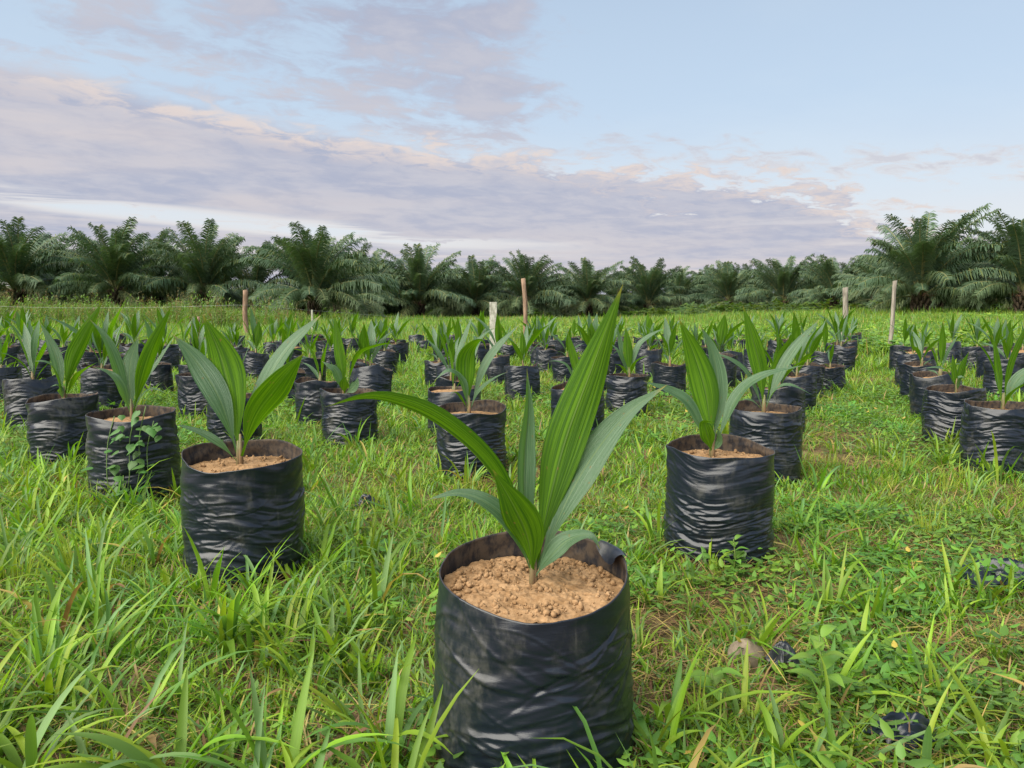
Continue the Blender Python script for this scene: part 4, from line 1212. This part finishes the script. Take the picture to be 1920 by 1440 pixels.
def scatter(name, protos, pts, scl, label=None, tilt=0.12, seed=0, zoff=0.0):
    """One object: copies of a few small tufts standing on the points."""
    q = np.random.default_rng(seed)
    n = len(pts)
    pts = np.asarray(pts, float)
    z = ground(pts[:, 0], pts[:, 1]) + zoff
    me = bpy.data.meshes.new(name)
    me.vertices.add(n)
    me.vertices.foreach_set("co", np.column_stack([pts, z]).astype(np.float32).ravel())
    rot = np.column_stack([q.normal(0, tilt, n), q.normal(0, tilt, n), q.uniform(0, 6.283, n)])
    a = me.attributes.new("rot", "FLOAT_VECTOR", "POINT"); a.data.foreach_set("vector", rot.astype(np.float32).ravel())
    sc = np.column_stack([scl, scl, scl * q.uniform(0.75, 1.25, n)])
    a = me.attributes.new("scl", "FLOAT_VECTOR", "POINT"); a.data.foreach_set("vector", sc.astype(np.float32).ravel())
    a = me.attributes.new("idx", "INT", "POINT"); a.data.foreach_set("value", q.integers(0, len(protos), n).astype(np.int32))
    o = put(name, me)
    ng = bpy.data.node_groups.new(name, "GeometryNodeTree")
    ng.interface.new_socket("Geometry", in_out="INPUT", socket_type="NodeSocketGeometry")
    ng.interface.new_socket("Geometry", in_out="OUTPUT", socket_type="NodeSocketGeometry")
    N, Lk = ng.nodes, ng.links
    gi, go = N.new("NodeGroupInput"), N.new("NodeGroupOutput")
    join = N.new("GeometryNodeJoinGeometry")
    for i, pm in enumerate(protos):
        po = put(name + "_sprig", pm, link=False)
        oi = N.new("GeometryNodeObjectInfo"); oi.inputs["Object"].default_value = po
        oi.inputs["As Instance"].default_value = False
        g2 = N.new("GeometryNodeGeometryToInstance")
        Lk.new(oi.outputs["Geometry"], g2.inputs[0]); Lk.new(g2.outputs[0], join.inputs[0])
    ip = N.new("GeometryNodeInstanceOnPoints")
    ip.inputs["Pick Instance"].default_value = True
    def attr(nm, ty):
        x = N.new("GeometryNodeInputNamedAttribute"); x.data_type = ty; x.inputs["Name"].default_value = nm
        return x.outputs["Attribute"]
    Lk.new(gi.outputs[0], ip.inputs["Points"]); Lk.new(join.outputs[0], ip.inputs["Instance"])
    Lk.new(attr("idx", "INT"), ip.inputs["Instance Index"])
    e2r = N.new("FunctionNodeEulerToRotation")
    Lk.new(attr("rot", "FLOAT_VECTOR"), e2r.inputs[0]); Lk.new(e2r.outputs[0], ip.inputs["Rotation"])
    Lk.new(attr("scl", "FLOAT_VECTOR"), ip.inputs["Scale"])
    Lk.new(ip.outputs[0], go.inputs[0])
    md = o.modifiers.new("scatter", "NODES"); md.node_group = ng
    return tag(o, label, kind="stuff")

def sample(d0, d1, dens, prob=None, seed=0, margin=1.2, clear=1.0):
    q = np.random.default_rng(seed)
    out = []
    edges = np.geomspace(d0, d1, 6)
    for a, b in zip(edges[:-1], edges[1:]):
        xw = 0.70 * b + margin
        n = int(2 * xw * (b - a) * dens)
        p = np.column_stack([q.uniform(-xw, xw, n), q.uniform(a, b, n)])
        p = p[np.abs(p[:, 0]) < 0.70 * p[:, 1] + margin]
        out.append(p)
    p = np.vstack(out)
    if prob is not None:
        p = p[q.uniform(0, 1, len(p)) < prob(p[:, 0], p[:, 1])]
    keep = np.ones(len(p), bool)
    for bx, by, br in BAG_SPOTS:
        if by > d1 + 1:
            continue
        keep &= (p[:, 0] - bx) ** 2 + (p[:, 1] - by) ** 2 > (br * clear) ** 2
    return p[keep]

SB = np.array(BAG_SPOTS)
def near_bag(x, y):
    d = np.full(len(x), 9.0)
    for bx, by, br in BAG_SPOTS:
        d = np.minimum(d, np.hypot(x - bx, y - by) - br)
    return d
def lush(x, y):          # where the taller broad grass grows
    l = sstep(0.45, 0.68, fbm(x * 0.9 + 4, y * 0.9, 21, 3))
    l = np.maximum(l, 0.95 * sstep(-0.2, -0.85, x + 0.25 * (y - 1.6)) * sstep(4.5, 3.0, y))
    l = np.maximum(l, 0.75 * sstep(1.55, 1.15, y))
    nb = np.exp(-np.maximum(near_bag(x, y), 0) / 0.10)
    return np.clip(0.10 + 0.75 * l + 0.65 * nb, 0, 1)
def bare(x, y):
    b = sstep(0.53, 0.66, fbm(x * 1.5 + 30, y * 1.5, 41, 3))
    s = on_ground(1800, 1045)
    b = np.maximum(b, 1.1 * np.exp(-(((x - s[0]) / 0.42) ** 2 + ((y - s[1]) / 0.30) ** 2)))
    lane = np.abs(x - (0.04 + 0.485 * (y - 1.23) + 0.62))
    b = np.maximum(b, 0.75 * sstep(0.40, 0.1, lane) * sstep(2.2, 3.2, y) * sstep(0.36, 0.6, fbm(x * 2.2 + 5, y * 1.2, 47, 3)))
    b = b * (1 - 0.65 * sstep(2.0, 1.5, y))
    return b * (1 - 0.9 * sstep(0.0, -0.5, x))

SHORT = [tuft_short(i) for i in range(10)]
BROAD = [tuft_broad(50 + i) for i in range(10)]
HERB = [patch_herb(80 + i) for i in range(8)]
STRAWP = [patch_straw(90 + i) for i in range(5)]
SPIKY = [spiky(95 + i) for i in range(3)]

pts = []; sc = []
for d0, d1, dn, s0 in ((0.75, 3.2, 400, 0.98), (3.2, 6.5, 190, 1.2), (6.5, 11, 85, 1.7), (11, 17, 40, 2.4)):
    p = sample(d0, d1, dn, lambda x, y: 1 - 0.82 * bare(x, y), int(d0 * 100))
    pts.append(p); sc.append(s0 * np.random.default_rng(1).uniform(0.7, 1.3, len(p)))
scatter("short_grass", SHORT, np.vstack(pts), np.concatenate(sc), "carpet of short green grass between the bags", seed=1)
pts = []; sc = []
for d0, d1, dn, s0 in ((0.95, 3.2, 120, 0.85), (3.2, 7, 70, 0.95), (7, 14, 26, 1.2)):
    p = sample(d0, d1, dn, lambda x, y: lush(x, y) * 0.8 * (1 - 0.85 * bare(x, y)), int(d0 * 70) + 3, 1.2, 1.05)
    pts.append(p); sc.append(s0 * np.random.default_rng(2).uniform(0.55, 1.25, len(p)))
scatter("broad_grass", BROAD, np.vstack(pts), np.concatenate(sc), "taller broad-bladed grass growing round the bags", seed=2)
LONG = [tuft_broad(150 + i, 9, (0.12, 0.29), (0.010, 0.019), 0.06, 0.03, 0.5) for i in range(8)]
def longp(x, y):
    l = 0.9 * sstep(-0.15, -0.6, x + 0.20 * (y - 1.4)) * sstep(4.0, 2.4, y) * sstep(0.30, 0.55, fbm(x * 1.6 + 60, y * 1.6, 33, 2))
    l = np.maximum(l, 0.55 * sstep(1.7, 1.2, y) * sstep(0.35, 0.6, fbm(x * 2 + 60, y * 2, 34, 2)))
    return np.clip(l + 0.05 + 0.25 * np.exp(-np.maximum(near_bag(x, y), 0) / 0.08), 0, 1)
p1 = sample(0.98, 4.2, 44, longp, 12, 1.0, 1.12)
scatter("long_grass", LONG, p1, np.random.default_rng(12).uniform(0.6, 1.1, len(p1)), "long arching broad-bladed grass on the near left and bottom edge", seed=12)
p1 = sample(0.95, 3.5, 190, lambda x, y: sstep(0.40, 0.6, fbm(x * 1.2 + 80, y * 1.2, 61, 3)) * (sstep(-0.4, 0.5, x + 0.1) + 0.05) * (1 - 0.55 * bare(x, y)), 15)
p2 = sample(3.5, 8, 60, lambda x, y: sstep(0.40, 0.6, fbm(x * 1.2 + 80, y * 1.2, 61, 3)) * 0.8 + 0.1, 16)
scatter("ground_herbs", HERB, np.vstack([p1, p2]), np.concatenate([np.full(len(p1), 1.0), np.full(len(p2), 1.35)]) * np.random.default_rng(3).uniform(0.7, 1.4, len(p1) + len(p2)), "low round-leaved weeds creeping among the grass", seed=3)
p1 = sample(0.95, 4, 170, lambda x, y: 0.14 + 0.86 * bare(x, y), 25)
p2 = sample(4, 9, 30, lambda x, y: 0.25 + 0.75 * bare(x, y), 26)
scatter("dry_straw", STRAWP, np.vstack([p1, p2]), np.concatenate([np.full(len(p1), 1.0), np.full(len(p2), 1.6)]), "dead brown straw lying on the soil", tilt=0.05, seed=4)
p1 = sample(1.1, 5, 14, lambda x, y: sstep(0.5, 0.6, fbm(x * 2 + 10, y * 2, 71, 2)), 35)
scatter("yellow_grass", SPIKY, p1, np.random.default_rng(5).uniform(0.7, 1.2, len(p1)), "thin yellowish upright grass sprouts", seed=5)

p1 = sample(13, 22, 11, None, 45, 2.0); p2 = sample(22, 45, 4.5, None, 46, 3.0); p3 = sample(45, 75, 1.6, None, 47, 4.0)
scatter("field_grass", [field_tuft(200 + i) for i in range(6)], np.vstack([p1, p2, p3]), np.concatenate([np.full(len(p1), 1.0), np.full(len(p2), 1.35), np.full(len(p3), 1.9)]) * np.random.default_rng(6).uniform(0.6, 1.25, len(p1) + len(p2) + len(p3)), "rough grass on the open field before the palms", seed=6)
p1 = sample(12, 45, 2.6, lambda x, y: sstep(0.0, 6, x + 3) * sstep(0.38, 0.55, fbm(x * 0.25, y * 0.25 + 7, 91, 3)), 55, 3)
scatter("legume_cover", [legume(220 + i) for i in range(5)], p1, np.random.default_rng(7).uniform(0.8, 1.5, len(p1)), "leafy legume creeper covering the right side of the field", seed=7)
q = np.random.default_rng(77)
ww = np.column_stack([q.uniform(-26, -7.2, 300), q.uniform(28, 38, 300)])
ww = ww[(q.uniform(0, 1, 300) < sstep(-8, -13, ww[:, 0]) * 0.9 + 0.1)]
scatter("tall_weeds", [weed_tall(240 + i) for i in range(6)], ww, q.uniform(0.7, 1.3, len(ww)), "tall seeding weeds along the fence on the left", tilt=0.08, seed=8)

q = np.random.default_rng(78)
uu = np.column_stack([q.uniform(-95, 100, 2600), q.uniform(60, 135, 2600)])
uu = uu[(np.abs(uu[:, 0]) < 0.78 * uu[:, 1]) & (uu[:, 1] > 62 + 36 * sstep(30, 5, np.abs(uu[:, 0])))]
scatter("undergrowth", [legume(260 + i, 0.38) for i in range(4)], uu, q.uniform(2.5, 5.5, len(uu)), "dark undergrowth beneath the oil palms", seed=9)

# ------------------------------------------------------------------ foreground tufts, weeds, litter
def hero_tuft(px, py, L, n, wd, label, seed, az0=None, fan=3.14, Y=None, dry=0.03):
    q = np.random.default_rng(seed)
    b = on_ground(px, py)
    if Y:
        r = ray(px, py); b = np.array([r[0] / r[1] * Y, Y, float(ground(r[0] / r[1] * Y, Y))])
    root = thing("grass_tuft", label, "grass tuft", tuple(b), "big grass tufts in the foreground")
    for i in range(n):
        a = q.uniform(0, 6.28) if az0 is None else az0 + q.uniform(-fan, fan)
        mb = MB(); r = 0.02 * math.sqrt(q.uniform()); e = q.uniform(0, 6.28)
        blade(mb, np.array([r * math.cos(e), r * math.sin(e), -0.015]), a, L * q.uniform(0.45, 0.98), wd * q.uniform(0.7, 1.15), q.uniform(0.02, 0.6), q.uniform(0.7, 2.4), pick(q, dry), 10, True, 0, q.uniform(-0.9, 0.9))
        put("blade", mb.mesh("blade", [M_GRASS]), root)

hero_tuft(165, 1165, 0.27, 15, 0.019, "spreading grass tuft at left, below the weed-grown bag", 1)
hero_tuft(425, 1225, 0.36, 20, 0.021, "upright fan of grass in front of the broad-leaved seedling's bag", 2)
hero_tuft(330, 1500, 0.30, 14, 0.024, "big arching grass tuft at the bottom edge, lower left", 3)
hero_tuft(520, 1510, 0.31, 12, 0.024, "grass tuft with long blades arching right, at the bottom edge", 4)
hero_tuft(725, 1440, 0.30, 13, 0.021, "tall grass tuft left of the foremost bag", 5)
hero_tuft(60, 1480, 0.26, 13, 0.020, "grass tuft in the bottom left corner", 6)
hero_tuft(1235, 1430, 0.26, 11, 0.018, "grass tuft right of the foremost bag", 7)
hero_tuft(1005, 1560, 0.21, 5, 0.013, "few thin blades standing in front of the foremost bag", 8, Y=1.05)
hero_tuft(870, 1540, 0.20, 4, 0.012, "sparse blades in front of the foremost bag's left half", 9, Y=1.06)
hero_tuft(475, 1120, 0.25, 15, 0.012, "grass tuft hiding the foot of the broad-leaved seedling's bag, at its middle", 22)
hero_tuft(365, 1120, 0.24, 14, 0.012, "grass tuft at the left foot of the broad-leaved seedling's bag", 23)
hero_tuft(230, 960, 0.25, 16, 0.011, "grass tuft at the foot of the weed-grown bag", 24)
hero_tuft(1572, 1075, 0.20, 17, 0.014, "dense low tuft right of the finely creased bag", 10)
hero_tuft(1700, 1140, 0.17, 4, 0.022, "V-shaped pair of broad blades on the worn ground at right", 11, az0=0.0, fan=3.1)
hero_tuft(1855, 1145, 0.17, 4, 0.018, "lone upright blade left of the torn black sheet", 12)
hero_tuft(1390, 1220, 0.19, 10, 0.015, "grass tuft beside the half-buried stone", 13)
hero_tuft(1290, 1105, 0.17, 12, 0.013, "grass tuft at the left foot of the finely creased bag", 14)
hero_tuft(560, 1075, 0.22, 12, 0.013, "grass tuft at the right foot of the broad-leaved seedling's bag", 15)
hero_tuft(1835, 890, 0.30, 14, 0.014, "long-bladed tuft arching in front of the slumped right bag", 16)
hero_tuft(640, 1240, 0.20, 10, 0.015, "grass tuft on the open patch left of the foremost bag", 17)
hero_tuft(1010, 830, 0.24, 14, 0.013, "grass tuft seen behind the foremost seedling's upright leaves", 18)
hero_tuft(755, 700, 0.42, 16, 0.016, "tall grass tuft beside the green gap between the rows", 19)
hero_tuft(1460, 1440, 0.22, 10, 0.017, "grass tuft on the bottom edge right of the foremost bag", 20)
hero_tuft(1740, 1480, 0.22, 9, 0.017, "grass tuft on the bottom edge near the crumpled black scrap", 21)

# broad-leaved herb, climbing weed
def herb_plant(px, py, h, n, leafL, label, name, cat, seed, col=(0.10, 0.20, 0.035), climb=None):
    q = np.random.default_rng(seed); b = on_ground(px, py)
    root = thing(name, label, cat, tuple(b))
    mb = MB()
    stem_pts = [[0, 0, -0.01], [0.01, 0, h * 0.5], [0.005, 0.01, h]]
    mb.tube(stem_pts, [0.003, 0.0025, 0.0015], 6, 0, True, (0.12, 0.19, 0.04))
    put("stem", mb.mesh("stem", [M_HERB]), root)
    for i in range(n):
        z = h * (0.25 + 0.75 * i / (n - 1)); a = i * 2.4 + q.uniform(-.3, .3)
        l = leafL * (1.1 - 0.45 * i / n) * q.uniform(0.85, 1.1)
        d = np.array([math.cos(a), math.sin(a), 0])
        pts = [np.array([0.007, 0, z]), np.array([0.007, 0, z]) + d * l * 0.4 + [0, 0, l * 0.22], np.array([0.007, 0, z]) + d * l * 0.9 + [0, 0, l * 0.16]]
        P = catmull(pts, 9); T = np.gradient(P, axis=0); T /= np.linalg.norm(T, axis=1)[:, None]
        t = np.linspace(0, 1, 9); wv = l * 0.40 * np.sin(math.pi * np.clip(t * 0.97 + 0.03, 0, 1) ** 0.8) + 0.001
        B = np.cross(T, [0, 0, 1.0]); B /= np.linalg.norm(B, axis=1)[:, None]; N_ = np.cross(B, T)
        s = np.linspace(-1, 1, 5)
        G = P[:, None] + B[:, None] * (s[None, :, None] * wv[:, None, None] * 0.5) + N_[:, None] * (np.abs(s)[None, :, None] * wv[:, None, None] * 0.12)
        mb = MB(); mb.grid(G, 0, np.stack(np.meshgrid((s + 1) / 2, t), -1), False, np.array(col) * q.uniform(0.85, 1.2))
        put("leaf", mb.mesh("leaf", [M_HERB]), root)
    return root
herb_plant(1530, 1330, 0.15, 9, 0.080, "broad-leaved weed standing alone on the right foreground", "weed", "weed", 1, (0.135, 0.24, 0.035))
herb_plant(1330, 1330, 0.07, 6, 0.085, "low broad-leaved weed in front and left of the half-buried stone", "weed", "weed", 2, (0.12, 0.23, 0.03))
herb_plant(1372, 1085, 0.12, 9, 0.06, "leafy weed growing against the finely creased bag", "weed", "weed", 3, (0.10, 0.21, 0.035))
herb_plant(1475, 905, 0.13, 10, 0.05, "small leafy weed between the two right-hand bags", "weed", "weed", 4, (0.08, 0.18, 0.04))

def heart_leaf(mb, c, az_, pitch, L, wd, col):
    d = np.array([math.cos(az_) * math.cos(pitch), math.sin(az_) * math.cos(pitch), math.sin(pitch)])
    s = np.array([-math.sin(az_), math.cos(az_), 0]); u = np.cross(d, s)
    out = [(0.10, 0.0), (-0.06, 0.22), (0.05, 0.44), (0.28, 0.52), (0.52, 0.40), (0.76, 0.20), (1.0, 0.0), (0.76, -0.20), (0.52, -0.40), (0.28, -0.52), (0.05, -0.44), (-0.06, -0.22)]
    V = [c + d * L * a + s * wd * b - u * wd * (abs(b) * 0.35 + 0.25 * a * a) for a, b in out] + [c + d * L * 0.4 - u * wd * 0.04]
    F_ = [(k, (k + 1) % 12, 12) for k in range(12)]
    mb.add(V, F_, 0, [(b + 0.5, a) for a, b in out] + [(0.5, 0.4)], col)

def climber():
    x, y, r = BAG_SPOTS[3]
    z0 = float(ground(x, y))
    q = np.random.default_rng(44)
    root = thing("climbing_weed", "climbing weed with heart-shaped leaves over the dusty bag at left", "climbing weed", (x + 0.05, y - r - 0.05, z0))
    mb = MB()
    lines = []
    for k, (dxx, top) in enumerate(((0.03, 0.40), (0.07, 0.42), (0.10, 0.36), (-0.06, 0.38))):
        P = catmull([[dxx * 0.5, -0.01, 0], [dxx + 0.01, 0.0, top * 0.35], [dxx, 0.035, top * 0.7], [dxx + 0.02, 0.06, top]], 12)
        mb.tube(P, 0.0022, 5, 0, True, (0.10, 0.15, 0.04)); lines.append(P)
    put("vine_stem", mb.mesh("vine_stem", [M_HERB]), root)
    for i in range(46):
        P = lines[[0, 1, 2, 0, 1, 2, 3][i % 7]]; p = P[int(q.integers(3, 12))] + np.array([q.uniform(-0.055, 0.055), q.uniform(-0.05, -0.01), q.uniform(-0.02, 0.02)])
        l = q.uniform(0.028, 0.05)
        mb = MB(); heart_leaf(mb, p, q.uniform(-2.6, -0.5), q.uniform(-0.9, 0.1), l, l * 0.85, np.array([0.055, 0.130, 0.030]) * q.uniform(0.8, 1.25))
        put("leaf", mb.mesh("leaf", [M_HERB]), root)
climber()

def bush(px, py, R, label, seed):
    q = np.random.default_rng(seed); b = on_ground(px, py)
    root = thing("bush", label, "bush", tuple(b), "low bushes on the field")
    mb = MB()
    for i in range(7):
        a = q.uniform(0, 6.28)
        mb.tube([[0, 0, -0.02], [math.cos(a) * R * 0.4, math.sin(a) * R * 0.4, R * 0.45], [math.cos(a) * R * 0.7, math.sin(a) * R * 0.7, R * q.uniform(0.6, 1.0)]], [0.012, 0.009, 0.004], 5, 0, False, (0.12, 0.12, 0.06))
    put("stem", mb.mesh("stem", [M_HERB]), root)
    mb = MB()
    for i in range(420):
        d = q.normal(0, 1, 3); d /= np.linalg.norm(d); d[2] = abs(d[2])
        p = d * R * q.uniform(0.5, 1.05) * np.array([1.25, 1.25, 0.85])
        l = q.uniform(0.05, 0.10)
        small_leaf(mb, p, q.uniform(0, 6.28), q.uniform(-0.5, 0.5), l, l * 0.55, np.array([0.045, 0.105, 0.030]) * q.uniform(0.6, 1.4))
    put("foliage", mb.mesh("foliage", [M_HERB]), root)
bush(1368, 606, 0.75, "dark low bush on the field, left of a similar one", 1)
bush(1478, 606, 0.75, "dark low bush on the field, between its twin and the grey wooden post", 2)
bush(1618, 622, 0.42, "small dark bush right of the grey wooden post", 3)

def scrap(px, py, W, label, seed, H=0.05, asp=0.6, rz=0.0):
    b = on_ground(px, py); q = np.random.default_rng(seed)
    n = 40
    U, V = np.meshgrid(np.linspace(-1, 1, n), np.linspace(-1, 1, n))
    rr = np.sqrt(U ** 2 + V ** 2); an = np.arctan2(V, U)
    sq = np.maximum(np.abs(U), np.abs(V)) / np.maximum(rr, 1e-6)
    X = U * W / 2 * (1 + 0.35 * (fbm(U * 1.5 + 9, V * 1.5 + seed, seed, 2) - 0.5) * 2); Y = V * W / 2 * asp * (1 + 0.35 * (fbm(U * 1.5 + 29, V * 1.5 + seed, seed + 3, 2) - 0.5) * 2)
    Z = H * (1.1 * (1 - np.abs(fbm(U * 1.1 + seed, V * 1.7, seed + 7, 2) * 2 - 1)) ** 2 * (1 - 0.6 * rr ** 2) + 0.10 * (fbm(U * 4, V * 4 + 3, seed + 9, 2)))
    Z = np.maximum(Z, 0.004) + 0.018
    mb = MB(); mb.grid(np.stack([X, Y, Z], -1)); lo = np.stack([X, Y, Z - 0.0015], -1)
    mb.grid(lo[:, ::-1])
    tag(put("plastic_scrap", mb.mesh("plastic_scrap", [M_BAG]), None, tuple(b), (0, 0, rz)), label, "plastic scrap", "scraps of black plastic on the ground")
scrap(688, 955, 0.09, "crumpled black plastic scrap in the grass left of the foremost seedling", 3, 0.045, 0.8)
scrap(1700, 1405, 0.115, "crumpled black plastic scrap at the bottom right", 5, 0.048, 0.7, 0.3)
scrap(1893, 1098, 0.25, "torn black plastic sheet at the right edge of the photo", 8, 0.05, 0.9, -0.4)
scrap(1468, 1262, 0.06, "black plastic scrap half hidden behind the weed, beside the stone", 11, 0.05, 0.7)

def stone(px, py, W, label, seed):
    import bmesh
    b = on_ground(px, py); bm = bmesh.new(); bmesh.ops.create_icosphere(bm, subdivisions=4, radius=1)
    for v in bm.verts:
        c = v.co
        k = 1 + 0.3 * (float(fbm(c.x * 1.3 + 5, c.y * 1.3 + c.z * 1.1 + seed, seed, 3)) - 0.5)
        v.co = Vector((c.x * k * W * 0.5, c.y * k * W * 0.36, c.z * k * W * 0.36 + W * 0.16))
    me = bpy.data.meshes.new("stone"); bm.to_mesh(me); bm.free()
    me.polygons.foreach_set("use_smooth", [True] * len(me.polygons)); me.materials.append(M_STONE)
    tag(put("stone", me, None, tuple(b), (0.1, 0.2, 0.4)), label, "stone")
stone(1398, 1240, 0.10, "pale smooth stone half buried in the grass on the right foreground", 2)
print("objects", len(C.objects))
